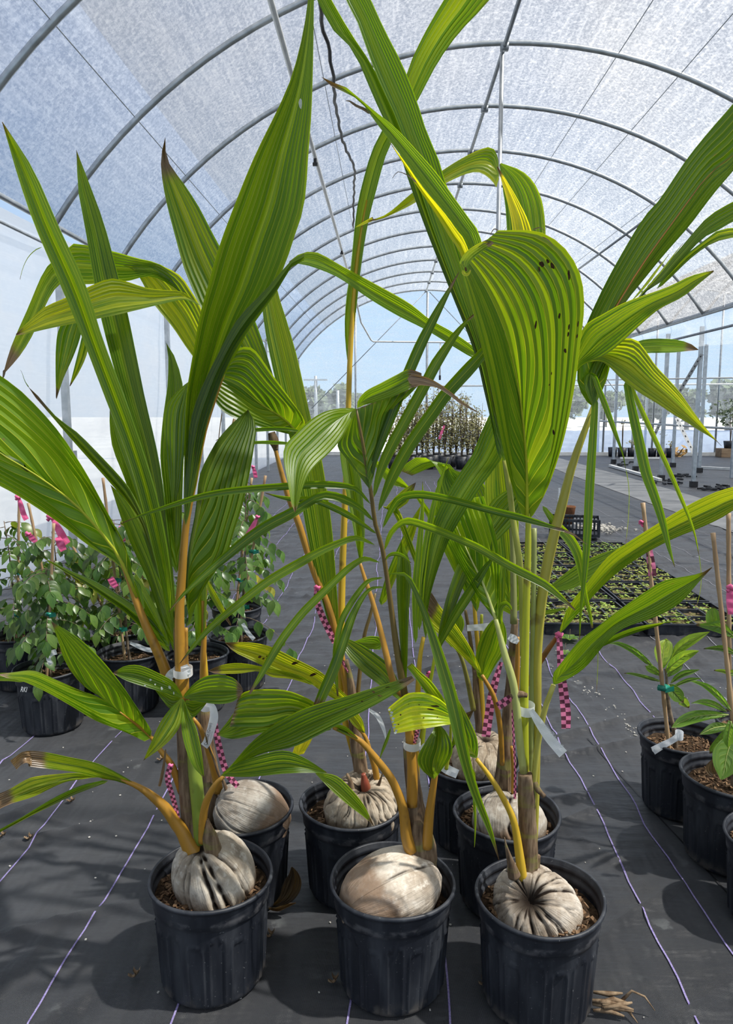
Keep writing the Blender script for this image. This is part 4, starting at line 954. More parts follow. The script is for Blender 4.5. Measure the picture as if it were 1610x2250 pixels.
# tall two-part leaf going up and left
blade(p, '1096,1020 1054,800 992,639 936,502 898,398 874,326 836,248 805,177 774,109 728,62 697,0 668,-60', '1106,1010 1062,790 1005,640 955,500 918,390 880,285 850,212 818,145 782,90 748,35 712,-30', '1.60 1.64 1.66 1.66 1.64', N=4, sp=.1, rv=.2, fold=.01, col=(.28, .05, .55), M=28)
blade(p, '1102,1020 1058,800 1002,640 950,500 908,370 872,265 836,186 811,124 784,47 759,0 730,-70', '1116,1010 1088,800 1048,610 1012,485 981,409 961,342 939,295 914,217 883,140 843,62 815,0 775,-70', '1.60 1.635 1.65 1.65 1.63', N=5, sp=.08, rv=.2, fold=.015, col=(.24, .0, .56), M=30)
blade(p, '1090,700 1057,528 1038,491 998,435 961,382 914,329 867,279 824,245 787,214 752,186 725,180 706,169', '1080,700 1026,540 1007,509 976,466 929,410 892,357 852,304 824,267 790,222 745,197 722,186 706,169', '1.58 1.55 1.52 1.50', N=4, sp=.05, rv=.2, fold=.01, col=(.12, .35, .56), M=26)
blade(p, '1070,690 1026,542 1007,511 976,468 929,412 892,359 856,312', '1060,700 1012,560 990,525 960,475 914,405 880,350 856,312', '1.59 1.56 1.53', N=2, sp=.05, rv=.2, fold=.01, col=(.65, .2, .62), M=20)
strip(p, '815,250 800,240 782,232 768,222 759,221', '8 7 6 5 1', '1.505', (.3, 5, .5), 0, 1, 'dead_tip', 8)
strip(p, '916,402 900,388 885,380 872,378 862,392', '4 3 2 1.5 1', '1.52', (.3, 5, .5), 0, 1, 'dry_thread', 8)
# right side leaves
blade(p, '1298,900 1268,840 1275,760 1284,722 1327,628 1378,536 1416,475 1450,437 1506,353 1557,289 1610,228 1690,130', '1312,885 1338,815 1348,730 1368,668 1411,618 1455,564 1506,506 1523,485 1569,424 1610,376 1690,280', '1.61 1.63 1.66 1.68 1.66', mid='1304,895 1300,830 1318,742 1363,658 1416,574 1488,475 1557,383 1610,343 1690,235', N=6, sp=.2, rv=.3, fold=.02, col=(.2, 0, .46), M=28, rib=(RUST, .003, .9))
blade(p, '1300,890 1285,850 1300,800 1350,740 1400,660 1513,523 1557,475 1610,443 1680,410', '1306,895 1320,830 1345,770 1385,690 1416,638 1455,618 1493,577 1541,526 1577,506 1610,487 1680,455', '1.60 1.62 1.64 1.64', N=3, sp=.1, rv=.3, fold=.01, col=(.02, .0, .44), M=24)
blade(p, '1440,632 1500,566 1545,530 1580,505 1625,500', '1444,638 1512,572 1560,537 1595,525 1630,520', '1.655', N=2, sp=.1, fold=.01, col=(.4, .1, .6), M=10)
for C in ('1395,655 1425,620 1450,585 1470,558', '1385,665 1412,632 1438,598 1455,575', '1402,652 1440,612 1480,560 1500,535'):
    strip(p, C, '2 3 3 1', '1.60', (.5, .3, .95), 0, 1, 'loose_fibre', 10)
blade(p, '1248,850 1266,765 1284,716 1323,691 1376,663 1465,631 1518,606 1567,594', '1252,852 1274,806 1323,783 1359,758 1401,719 1447,680 1500,652 1543,617 1568,597', '1.57 1.54 1.50 1.47', N=6, sp=.08, rv=.2, fold=.01, col=(.38, .14, .58), M=24)
blade(p, '1275,790 1330,755 1366,744 1397,746 1419,772 1440,803 1469,834 1495,864 1522,903 1553,944 1585,980', '1278,800 1323,795 1368,836 1403,862 1444,887 1481,912 1505,926 1536,946 1571,967 1585,980', '1.59 1.54 1.49 1.44 1.42', N=5, sp=.08, rv=.2, fold=.012, col=(.48, .25, .56), M=24)
blade(p, '1300,822 1345,785 1390,755 1415,746 1454,744 1495,748 1522,758 1534,768', '1303,828 1350,800 1395,780 1424,776 1475,775 1505,772 1534,769', '1.62 1.67 1.72', N=4, sp=.05, rv=.2, fold=.01, col=(.25, .5, .64), M=16)
for C, Wd, D in [('1285,850 1290,822 1298,813 1311,844 1331,895 1348,942 1368,998 1374,1030', '6 9 12 13 12 9 4 1', '1.57 1.55 1.54'),
                 ('1375,835 1387,895 1403,967 1419,1039 1441,1100 1456,1149 1468,1199 1482,1246', '14 20 22 24 22 18 12 1', '1.55 1.53 1.52'),
                 ('1382,842 1411,905 1444,977 1475,1045 1503,1112 1523,1162 1535,1219', '9 11 11 10 9 6 1', '1.555 1.53 1.52'),
                 ('1308,872 1303,950 1295,1074 1290,1174 1283,1273 1276,1335 1273,1408', '13 18 20 19 15 8 1', '1.60 1.58 1.57'),
                 ('1192,1112 1223,1154 1261,1199 1276,1248 1283,1300 1293,1335 1301,1380', '8 18 23 20 12 9 4', '1.62 1.60 1.59')]:
    strip(p, C, Wd, D, (.24, .15, .54), .004, 1, 'leaflet', 24)
for C in ('1374,1028 1380,1060 1382,1090 1380,1140 1374,1200', '1535,1217 1540,1260 1538,1300 1528,1338', '1310,1380 1313,1440 1312,1490 1310,1520'):
    strip(p, C, '1.6 1.4 1.2 1', '1.53', (.45, .5, .8), 0, 1, 'dry_thread', 12)
# low right leaf
stalk(p, '1172,1925 1170,1800 1178,1660 1195,1565 1216,1505', '11 11 13 14 11', '1.57 1.56 1.54', (.44, .42, .08, 1))
blade(p, '1214,1503 1215,1480 1230,1460 1272,1408 1309,1380 1359,1341 1421,1298 1458,1276 1508,1266 1540,1259 1564,1246', '1217,1506 1242,1495 1285,1467 1334,1410 1371,1380 1446,1353 1496,1323 1533,1281 1558,1254 1564,1247', '1.54 1.51 1.47 1.43', N=6, sp=.1, rv=.2, fold=.02, col=(.26, .3, .55), M=24)
blade(p, '1310,1420 1350,1395 1396,1378 1458,1368 1515,1364', '1312,1426 1384,1395 1446,1375 1468,1366 1515,1365', '1.51 1.49', N=2, sp=.05, fold=.01, col=(.4, .4, .6), M=14)
# low left stalk with its fan
stalk(p, '1148,1935 1141,1880 1128,1803 1102,1748 1075,1705 1047,1668', '24 21 17 14 12 9', '1.54 1.53 1.52', YELLOW)
blade(p, '1046,1668 1020,1655 1000,1630 990,1590 985,1540 977,1500', '1050,1664 1048,1623 1030,1580 1005,1535 985,1508 977,1500', '1.525 1.54', N=4, sp=.2, rv=.4, fold=.01, col=(.45, .05, .62), M=16)
stalk(p, '1150,1700 1141,1623 1129,1511 1109,1439 1089,1362', '17 18 18 16 10', '1.565 1.55 1.55', PALE)
blade(p, '1087,1362 1050,1310 1020,1260 985,1200 958,1140 950,1100', '1092,1360 1095,1300 1098,1230 1085,1160 1062,1090', '1.56 1.60 1.63', mid='1089,1362 1062,1285 1032,1223 1000,1150 985,1100', N=7, sp=.5, rv=.4, fold=.01, pleat=1.6, col=(.3, 0, .72), M=20, rib=(PALE, .004, .8))
for C in ('1090,1350 1082,1300 1078,1250 1080,1190', '1096,1345 1094,1290 1094,1240 1097,1190', '1103,1340 1106,1290 1106,1250'):
    strip(p, C, '4 8 9 2', '1.60', (.2, 0, .5), .003, 1, 'leaflet', 12)
strip(p, '1100,1372 1098,1345 1104,1328 1116,1328 1124,1342', '8 12 14 10 4', '1.56', (.3, .2, .55), .006, 2, 'curled_leaf', 12)

# ---------------- back left
p = palm(-.398, 1.905, 'rear left coconut palm whose grey oval husk lies on its side behind the split husk', .20, 4)
coconut(p, P(552, 1787, 1.885) - p.location, (-.80, -.10, .42), .084, .108, 6, .07, .03, 31, (.84, .84, .84, .45), .1, 1.2)
trunk(p, '472,1800 466,1740 458,1680 450,1600 446,1550 444,1500', '48 46 42 34 28 20', '1.93 1.94')
stalk(p, '446,1560 445,1480 448,1400 446,1320', '14 13 12 8', '1.93', ORANGE)
stalk(p, '456,1560 452,1480 446,1400', '12 11 9', '1.94', YELLOW)
stalk(p, '480,1740 474,1703 455,1640 440,1600 424,1578', '22 20 16 12 8', '1.90 1.88 1.86', ORANGE)
trunk(p, '500,1745 492,1720 480,1700 470,1670 458,1640 450,1610', '10 7 6 5 5 3', '1.86 1.84', 'dry_stalk')
blade(p, '430,1420 428,1370 425,1300 432,1220', '448,1420 452,1370 454,1295 450,1220', '1.93 1.95', N=4, sp=.1, rv=.2, fold=.02, col=(.2, .05, .48), M=16)
strip(p, '452,1275 470,1310 490,1345 507,1374', '8 14 12 3', '1.85', (.45, .8, .5), .006, 2, 'leaf', 12)
stalk(p, '448,1330 462,1200 485,1050 515,920', '10 9 8 6', '1.95 1.97', DUSK)
blade(p, '520,905 422,781 380,720 340,671 320,635 300,600 272,582', '540,895 490,800 442,679 420,640 395,605 350,582 300,570', '1.97 1.96 1.93 1.90', N=5, sp=.1, rv=.2, fold=.02, col=(.50, .1, .58), M=24)
blade(p, '435,668 400,615 350,580 300,567 240,550 160,535 140,555 100,590 60,680 25,760 8,817', '430,672 380,630 330,607 280,618 230,622 180,625 140,618 108,655 75,730 45,780 11,819', '1.93 1.90 1.88 1.84 1.80', N=5, sp=.08, rv=.2, fold=.01, col=(.40, .4, .60), M=26)
strip(p, '10,812 8,825 5,835', '7 5 2', '1.80', (.3, 5, .4), 0, 2, 'dry_tip', 6)
blade(p, '160,680 130,721 123,761 122,810 123,872', '186,680 177,738 160,786 140,830 124,878', '1.84', N=2, sp=.05, rv=.2, fold=.01, col=(.42, .45, .55), M=14)
blade(p, '190,690 179,743 165,800 153,848', '205,690 193,770 175,815 154,849', '1.85', N=2, sp=.05, rv=.2, fold=.01, col=(.42, .3, .55), M=12)
blade(p, '438,668 409,648 397,640 328,634 273,617 238,613 186,634 142,655 99,674 75,694 35,734', '442,674 420,662 397,659 335,673 273,688 211,701 112,721 60,733 36,737', '1.88 1.80 1.72 1.68 1.64', N=5, sp=.06, rv=.2, fold=.015, col=(.52, .2, .56), M=24)
strip(p, '93,543 80,548 62,565 50,590 44,614', '2 2 1.5 1.2 1', '1.82', (.5, .4, .7), 0, 1, 'dry_thread', 10)

# ---------------- back centre
p = palm(-.095, 1.94, 'rear centre coconut palm with tall yellow stalks and a round husk cracked all over', .205, 5)
coconut(p, P(795, 1772, 1.92) - p.location, (.02, -.34, .93), .100, .092, 30, .08, .032, 41, (1.0, .93, .82, 1), .3, .3, .6)
trunk(p, '798,1745 792,1690 783,1630 778,1580 770,1500 760,1450', '38 34 30 26 18 10', '1.95 1.96')
stalk(p, '806,1762 804,1735 800,1712 798,1700', '28 24 20 10', '1.90 1.89', (.26, .055, .03, 1), 'red_sheath')
trunk(p, '775,1755 770,1720 762,1700', '14 14 6', '1.89', 'dry_scale', 10)
trunk(p, '825,1745 835,1715 842,1695', '10 7 3', '1.90', 'dry_scale', 10)
stalk(p, '783,1640 772,1560 760,1500 748,1440 735,1380 726,1341 702,1285 682,1231 655,1146 631,1084 606,992 596,950', '18 17 17 18 19 18 17 16 15 13 10 6', '1.96 1.97 1.97', ORANGE)
stalk(p, '778,1660 752,1560 747,1480 749,1380 752,1250 757,1120 762,990 766,870 769,780 775,690 786,560 806,440', '14 15 16 16 15 14 13 12 11 10 8 5', '1.97 2.00 2.02 2.04', YELLOW)
stalk(p, '790,1650 785,1560 790,1480 800,1398 814,1349 824,1304', '10 10 10 9 8 6', '1.98 2.0', DUSK)
stalk(p, '888,1530 864,1498 839,1398 819,1324 804,1279 789,1232', '16 15 14 12 10 7', '1.66 1.70 1.74', ORANGE)
blade(p, '791,1240 775,1150 760,1080 748,1010 745,950', '796,1235 800,1150 792,1050 775,970 745,950', '1.74 1.80 1.85', N=5, sp=.2, rv=.3, fold=.03, col=(.16, .1, .5), M=18)
# tall leaf with yellow rib
blade(p, '764,810 757,720 764,640 772,590 783,466 800,388 822,320 870,230 905,130 945,50 975,0 1010,-70', '769,805 780,700 790,600 806,500 826,420 856,320 915,225 960,140 1010,70 1075,0 1110,-70', '2.03 2.04 2.03 1.98 1.92', N=4, sp=.08, rv=.2, fold=.02, col=(.36, .1, .60), M=28)
blade(p, '640,965 590,900 520,790 470,720 441,678 425,641 404,589 386,524 363,433 353,354 363,302', '660,955 612,860 580,760 558,699 520,610 483,542 462,503 436,453 404,404 368,352 363,302', '1.98 2.03 2.06 2.05', N=5, sp=.08, rv=.2, fold=.02, col=(.40, .5, .48), M=28)
blade(p, '735,1420 700,1290 670,1150 645,1000 615,880 586,748 576,674 572,600 592,500', '748,1420 740,1300 728,1150 705,1000 683,920 653,786 628,699 605,620 592,500', '1.96 1.98 2.0 2.0', N=6, sp=.1, rv=.2, fold=.01, pleat=.6, col=(.40, .0, .52), M=26)
blade(p, '656,950 670,927 635,873 598,823 563,773 543,762 519,768 505,790', '655,957 648,957 586,942 536,927 494,907 474,885', '1.92 1.88 1.84', mid='656,954 623,920 573,888 524,848 485,830', N=7, sp=.4, rv=.4, fold=.03, col=(.2, .1, .46), M=22, rib=(LIME, .004, .8))
strip(p, '660,948 645,945 611,942 536,947 500,957 474,968', '5 8 9 8 6 1', '1.84 1.80', (.3, .3, .6), .003, 1, 'leaflet', 14)
strip(p, '640,975 630,974 573,972 524,977 490,987 472,988', '5 8 7 6 4 1', '1.84 1.80', (.4, .3, .65), .003, 1, 'leaflet', 14)
strip(p, '488,905 483,940 480,975 482,990', '2.5 2 2 1', '1.82', (.4, 4, .6), 0, 1, 'dry_thread', 8)
trunk(p, '596,950 602,970 606,990', '16 22 10', '1.955', 'bud_sheath', 10)
# drooping old leaves
Y_ = blade(p, '792,1555 747,1515 707,1478 648,1447 598,1422 560,1413 524,1411 494,1412', '785,1562 720,1528 673,1497 620,1481 576,1462 548,1449 514,1432 494,1412', '1.93 1.88 1.84 1.80', N=4, sp=.1, rv=.2, fold=.02, col=(.56, .35, .55), M=20)
spots(Y_, [(570, 1443, 9, 6, .3), (578, 1447, 6, 4, 0), (587, 1441, 5, 4, 0), (650, 1455, 20, 8, .3), (690, 1480, 22, 8, .4)], SPOT)
blade(p, '690,1500 640,1478 600,1470 573,1464 524,1457 484,1462 457,1474', '690,1507 640,1492 598,1488 568,1475 524,1480 474,1480 457,1474', '1.86 1.82 1.79', N=3, sp=.1, rv=.2, fold=.01, col=(.55, .5, .55), M=18)
blade(p, '895,1545 861,1470 824,1436 787,1413 749,1398', '888,1548 856,1523 824,1498 789,1470 757,1431 749,1398', '1.70 1.80 1.86', N=4, sp=.1, rv=.2, fold=.01, col=(.36, .1, .5), M=18)
blade(p, '840,1400 811,1398 779,1409', '840,1428 799,1424 779,1410', '1.86 1.9', N=3, sp=.1, fold=.01, col=GRN, M=10)
stalk(p, '832,1780 826,1700 812,1650 800,1615 775,1590', '14 15 14 10 6', '1.93 1.91', ORANGE)
blade(p, '800,1612 775,1592 760,1570 750,1555', '803,1610 795,1580 775,1560 750,1555', '1.91', N=4, sp=.2, rv=.3, fold=.01, col=(.5, .7, .52), M=12)
blade(p, '640,1660 655,1620 668,1600', '665,1660 685,1625 690,1600', '1.90', N=3, sp=.1, fold=.01, col=(.8, .9, .55), M=10)

# ---------------- back right
p = palm(.322, 1.898, 'rear right coconut palm behind the bright green stalks with a ridged grey husk', .205, 6)
coconut(p, P(1118, 1808, 1.89) - p.location, (.10, .45, .85), .097, .085, 9, .10, .06, 51, (.90, .90, .88, .6), .1, .9, .5)
trunk(p, '1103,1765 1106,1700 1112,1620 1118,1540 1124,1470 1128,1400 1132,1360', '44 38 30 26 22 20 14', '1.93 1.94')
stalk(p, '1132,1560 1136,1480 1138,1400', '12 12 10', '1.91', ORANGE)
stalk(p, '1128,1745 1128,1690 1124,1640', '12 11 8', '1.90', ORANGE)
stalk(p, '1103,1680 1102,1648 1097,1586 1084,1529 1059,1484', '11 12 12 11 8', '1.90 1.87 1.85', ORANGE)
blade(p, '1054,1481 1012,1439 975,1404 950,1382 922,1360', '1059,1478 1037,1429 1000,1370 970,1337 948,1302', '1.85 1.82 1.80', N=5, sp=.25, rv=.3, fold=.01, col=(.5, .6, .58), M=18)
blade(p, '1100,1350 1080,1200 1065,1100 1070,1030 1095,990', '1145,1350 1140,1200 1135,1080 1112,1000 1095,990', '1.92 1.96 1.98', N=6, sp=.15, rv=.2, fold=.02, col=(.40, 0, .55), M=20)
stalk(p, '1128,1370 1128,1300 1125,1180 1118,1060 1108,1000', '16 14 12 10 6', '1.90 1.92', (.26, .28, .09, 1))
blade(p, '1078,790 1054,772 998,732 943,701 899,666 828,626 750,584 720,566 690,553 660,557 636,574', '1080,797 1042,788 998,763 936,725 874,694 812,657 750,614 715,597 690,588 662,580 634,581', '1.86 1.84 1.76 1.66 1.56', N=4, sp=.06, rv=.2, fold=.015, col=(.26, .1, .56), M=26)
stalk(p, '1110,1000 1100,900 1085,830 1076,792', '8 8 7 5', '1.92 1.88', LIME)
blade(p, '1118,640 1112,480 1105,420 1097,362', '1200,640 1197,486 1182,418 1150,378 1100,358', '1.95 1.98 1.97', N=6, sp=.08, rv=.2, fold=.01, col=(.26, .05, .62), M=20)
stalk(p, '1120,1010 1135,850 1150,700 1155,640', '9 9 9 8', '1.93 1.95', LIME)
blade(p, '1097,362 1089,334 1073,323 1029,340 974,373 905,424 850,470 809,485', '1095,420 1076,393 1042,378 980,402 911,446 868,468 835,482 809,486', '1.965 1.94 1.90 1.88', N=4, sp=.05, rv=.1, fold=.015, col=(.5, .25, .58), M=22)
blade(p, '1130,640 1125,500 1108,420 1091,367', '1192,640 1168,510 1138,440 1093,365', '1.93 1.93', N=3, sp=.08, rv=.2, fold=.01, col=(.85, .35, .58), M=18)
strip(p, '780,500 800,490 820,480', '2 6 8', '1.88', YEL, .001, 1, 'tip_strip', 6)
blade(p, '1226,1392 1247,1336 1285,1286 1334,1224 1384,1189 1434,1157 1508,1112 1570,1082 1610,1070 1700,1045', '1232,1392 1260,1360 1309,1303 1359,1256 1421,1214 1483,1182 1533,1162 1583,1139 1610,1122 1700,1085', '1.85 1.80 1.74 1.68 1.62', N=6, sp=.1, rv=.2, fold=.02, col=(.45, .1, .55), M=26)
stalk(p, '1140,1530 1165,1490 1195,1440 1230,1390', '13 13 12 9', '1.90 1.88 1.85', RUST)
blade(p, '1150,1340 1210,1286 1260,1246 1309,1221 1371,1200', '1152,1345 1210,1303 1260,1293 1309,1264 1347,1240 1371,1200', '1.90 1.92 1.94', N=4, sp=.1, rv=.2, fold=.01, col=(.05, .1, .48), M=18)
strip(p, '1160,1362 1193,1348 1220,1342 1243,1336', '4 9 9 3', '1.93', GRN, .002, 1, 'leaflet', 10)

# ---------------- third row
g = G(1042, 1688, .255)
p = palm(g.x, 2.195, 'small coconut palm farthest back with a tan radially ribbed husk', .21, 7)
coconut(p, P(1062, 1668, 2.17) - p.location, (.05, -.12, .98), .096, .085, 26, .06, .03, 61, (.98, .90, .78, 1), .3, .5, .5)
trunk(p, '1062,1650 1055,1590 1048,1530 1045,1470', '28 24 20 14', '2.2')
stalk(p, '1058,1640 1060,1560 1053,1460 1045,1370 1040,1310', '10 11 11 10 8', '2.19 2.2', YELLOW)
stalk(p, '1045,1500 1032,1400 1022,1340', '9 9 7', '2.2', DUSK)
stalk(p, '1050,1520 1056,1430 1058,1350', '8 8 7', '2.2', LIME)
stalk(p, '1040,1560 1028,1500 1015,1450 1000,1420 985,1400', '13 12 10 8 5', '2.18 2.12', (.25, .24, .05, 1))
blade(p, '1049,1492 1044,1449 1054,1404 1074,1370 1098,1350', '1067,1500 1089,1461 1109,1429 1112,1387 1098,1350', '2.15 2.1', N=5, sp=.1, rv=.2, fold=.02, col=(.16, .05, .46), M=16)
blade(p, '1045,1345 1000,1230 970,1130 960,1060 985,1028', '1050,1345 1070,1220 1078,1120 1060,1060 985,1028', '2.18 2.2', N=7, sp=.4, rv=.4, fold=.03, col=(.05, .1, .45), M=20)
blade(p, '1030,1320 960,1180 930,1120 890,1060 840,1020 808,1000', '1032,1318 985,1190 950,1130 920,1090 898,1074 850,1060 812,1004', '2.18 2.15 2.1', N=5, sp=.1, rv=.2, fold=.02, col=(.3, .15, .62), M=20)
blade(p, '1034,1310 1000,1130 960,1030 930,1004 900,1012 880,1035', '1037,1310 1020,1130 1002,1040 985,1020 950,1026 905,1045', '2.2 2.22', N=5, sp=.1, rv=.2, fold=.02, col=(.16, .1, .6), M=20)
blade(p, '960,1360 861,1120 840,1125 880,1080 913,1060', '965,1360 885,1140 875,1120 900,1100 913,1062', '2.1 2.05', N=3, sp=.1, rv=.2, fold=.01, col=(.4, .2, .48), M=16)
blade(p, '830,1330 850,1260 880,1190 905,1140 925,1110', '845,1330 870,1270 898,1210 915,1160 925,1110', '2.1 2.1', N=4, sp=.1, rv=.2, fold=.02, col=(.42, .1, .56), M=16)
blade(p, '990,1420 975,1400 990,1370 1010,1345', '992,1424 1010,1400 1020,1370 1010,1345', '2.12', N=3, sp=.1, fold=.01, col=(.1, .1, .45), M=10)
# ================================================================== TAPES AND LABELS ON THE PALMS
ribbon('long checkered pink tape tied to the orange stalk right of the green stalks', '1228,1393 1230,1430 1233,1480 1239,1530 1243,1570 1243,1601', '11 14 15 19 21 22 20', '1.845 1.84', None, twist=.3)
ribbon('wide pink checkered tape hanging in front of the tan ribbed husk', '1101,1455 1090,1490 1080,1530 1074,1570 1067,1619', '8 15 18 19 19', '2.12 2.11', twist=.2, knot=False)
ribbon('short pink checkered tape end sticking out left of the white loop label', '1122,1532 1112,1540 1100,1548 1093,1552', '14 17 18 18', '1.56 1.55', knot=False)
ribbon('narrow pink checkered tape running down the brown stem behind the bright green stalks', '1126,1560 1128,1620 1131,1680 1131,1740 1129,1800', '5 5 5 6 5', '1.865', knot=False, cell=.008)
ribbon('pink checkered tape on the orange stalk at the middle of the photo', '697,1290 696,1320 706,1350 720,1380 735,1412', '13 13 14 14 12', '1.945 1.95', twist=.3)
ribbon('thin pink tape sliver below the middle tape beside the brown sheath', '748,1440 756,1462 765,1478', '5 6 3', '1.94', knot=False, cell=.01)
ribbon('pink checkered tape beside the printed white label at the rear left stem', '471,1588 478,1625 486,1660 495,1690 508,1712 522,1728', '13 13 14 14 15 12', '1.87 1.86 1.84', twist=.2, knot=False)
ribbon('pink checkered tape hanging along the front left stem', '375,1680 368,1710 376,1740 386,1775 392,1800', '12 12 11 10 8', '1.585', twist=.2)
ribbon('small dark pink tape knot behind the cut yellow leaf', '945,1478 938,1495 930,1515', '16 13 9', '1.70')
ribbon('pink tape scrap below the cut yellow leaf', '918,1600 914,1618 910,1634', '9 9 6', '1.60', knot=False)

def text_on(parent, s, a, b, D, hpx, mat, lift=.004, mirror=False, name='lettering'):
    A = P(a[0], a[1], D); B = P(b[0], b[1], D); ex = (B - A); L = ex.length; ex.normalize()
    nrm = (cam.location - A).normalized(); nrm = (nrm - ex * nrm.dot(ex)).normalized(); ey = nrm.cross(ex)
    c = bpy.data.curves.new('lettering', 'FONT'); c.body = s; c.size = 1.0
    tmp = bpy.data.objects.new('tmp', c); COL.objects.link(tmp)
    dg = bpy.context.evaluated_depsgraph_get(); me = bpy.data.meshes.new_from_object(tmp.evaluated_get(dg)); bpy.data.objects.remove(tmp)
    xs = [v.co.x for v in me.vertices]; wd = max(xs) - min(xs); x0 = min(xs); k = L / wd; ky = hpx / F_PX * D / .72
    for v in me.vertices:
        x = (v.co.x - x0) * k
        if mirror: x = L - x
        v.co = A + ex * x + ey * (v.co.y * ky) + nrm * lift
    me.materials.clear()
    return link(name, me, mat, parent)
def loop_tag(label, C, Wd, D, text=None, group=None, loop=None):
    t = ribbon(label, C, Wd, D, group, WHITEP, knot=False, name='plant_label', cat='plant label')
    if loop:
        (x, y, r, w_), dl = loop
        m = MB(); c0 = P(x, y, dl); rr = r / F_PX * dl; hh = w_ / F_PX * dl / 2; n = 24
        for i in range(n + 1):
            a = 2 * pi * i / n
            for s_ in (-1, 1): m.v.append(tuple(c0 + Vector((rr * cos(a), rr * sin(a), s_ * hh + .25 * hh * sin(a)))))
        m.f = [(2 * i, 2 * i + 1, 2 * i + 3, 2 * i + 2) for i in range(n)]
        m.build('loop', WHITEP, t)
    return t
t = loop_tag('white strap label printed Coconut (Green) on the rear left palm', '455,1548 466,1552 470,1575 463,1605 455,1630 448,1640', '10 16 19 18 18 17', '1.86 1.84', loop=((453, 1552, 13, 14), 1.90))
text_on(t, 'Coconut (Green)', (455, 1636), (466, 1588), 1.835, 7.5, INK)
text_on(t, 'young seedling', (461, 1637), (467, 1606), 1.835, 2.6, GREYINK)
t = loop_tag('white strap label hanging from a loop on the bright green stalk, print facing away', '1166,1560 1185,1590 1205,1620 1222,1640 1237,1657', '12 18 20 21 22', '1.535 1.525', loop=((1156, 1557, 19, 22), 1.565))
text_on(t, 'Coconut (Green)', (1196, 1594), (1232, 1643), 1.521, 8, GREYINK, .003, True)
t = loop_tag('white strap label behind the curled dark leaf on the front centre palm', '925,1638 945,1660 968,1680 985,1692 1005,1701', '16 18 20 21 20', '1.585 1.59', loop=((905, 1634, 20, 18), 1.60))
t = loop_tag('small white band round the farthest palm stalks', '1026,1380 1042,1379 1060,1378 1076,1377 1102,1374', '14 14 16 17 12', '2.16')
t = loop_tag('crumpled white label knot on the front left palm stem', '404,1462 409,1475 415,1484', '16 22 12', '1.585', loop=((402, 1475, 22, 18), 1.60))
t = loop_tag('torn white label end sticking out left of the front left stem', '385,1470 377,1480 370,1490 378,1498', '10 18 16 8', '1.60')
t = loop_tag('white label scrap stuck on the brown stem behind the bright green stalks', '1118,1398 1128,1404 1138,1412', '14 18 10', '1.88')
t = loop_tag('long white strap label in shade left of the front centre stem', '812,1560 830,1575 842,1600 848,1625', '6 10 8 3', '1.85')

# ================================================================== SAPLINGS IN THE BACKGROUND
def leaflet_mesh(name, L, Wd, fold=.25, tipcurl=.2):
    m = MB(); n = 6; UV = []
    prof = [0, .62, .95, 1.0, .82, .45, 0]
    for i in range(n + 1):
        t = i / n; h = prof[i] * Wd / 2; z = -tipcurl * L * t * t
        m.v += [(-h, t * L, z + h * fold), (0, t * L, z), (h, t * L, z + h * fold)]; UV += [(0, t), (.5, t), (1, t)]
    for i in range(n):
        x = i * 3; m.f += [(x, x + 1, x + 4, x + 3), (x + 1, x + 2, x + 5, x + 4)]
    me = m.mesh(name); ul = me.uv_layers.new(name='UVMap'); fl_ = []
    for l in me.loops: fl_ += UV[l.vertex_index]
    ul.data.foreach_set('uv', fl_); me.materials.append(YOUNG); return me
LEAFLETS = [leaflet_mesh('leaflet', .058, .034, .25, .25), leaflet_mesh('leaflet', .070, .040, .2, .35), leaflet_mesh('leaflet', .046, .028, .3, .15)]
def place(me, parent, loc, direction, normal, scale, col, name='leaf'):
    y = Vector(direction).normalized(); z = Vector(normal); z = (z - y * z.dot(y))
    z = z.normalized() if z.length > 1e-5 else y.orthogonal().normalized(); x = y.cross(z)
    o = bpy.data.objects.new(name, me); COL.objects.link(o); o.parent = parent
    M = Matrix((x, y, z)).transposed().to_4x4(); M.translation = Vector(loc) - parent.location
    o.matrix_local = M @ Matrix.Scale(scale, 4); o.color = (col[0], col[1], col[2], 1); return o
def bamboo(parent, a, b, r=.006):
    a, b = Vector(a), Vector(b); m = MB(); n = 9
    pl = []; rr = []
    for i in range(n * 3 + 1):
        t = i / (n * 3); pl.append(a.lerp(b, t)); rr.append(r * (1.18 if i % 3 == 0 else 1.0))
    return m.tube(pl, rr, 8).build('bamboo_stake', BAMBOO, parent)
def tie(parent, p, r=.012):
    p = Vector(p); m = MB()
    m.tube([p + Vector((-r, 0, 0)), p + Vector((0, -r, .002)), p + Vector((r, 0, 0)), p + Vector((0, r, 0))], r * .75, 6)
    m.add([p + Vector((0, -r, 0)), p + Vector((.03, -r, .012)), p + Vector((.032, -r, -.006)), p + Vector((.004, -r, -.012))], [(0, 1, 2, 3)])
    return m.build('tie_tape', GREENT, parent)
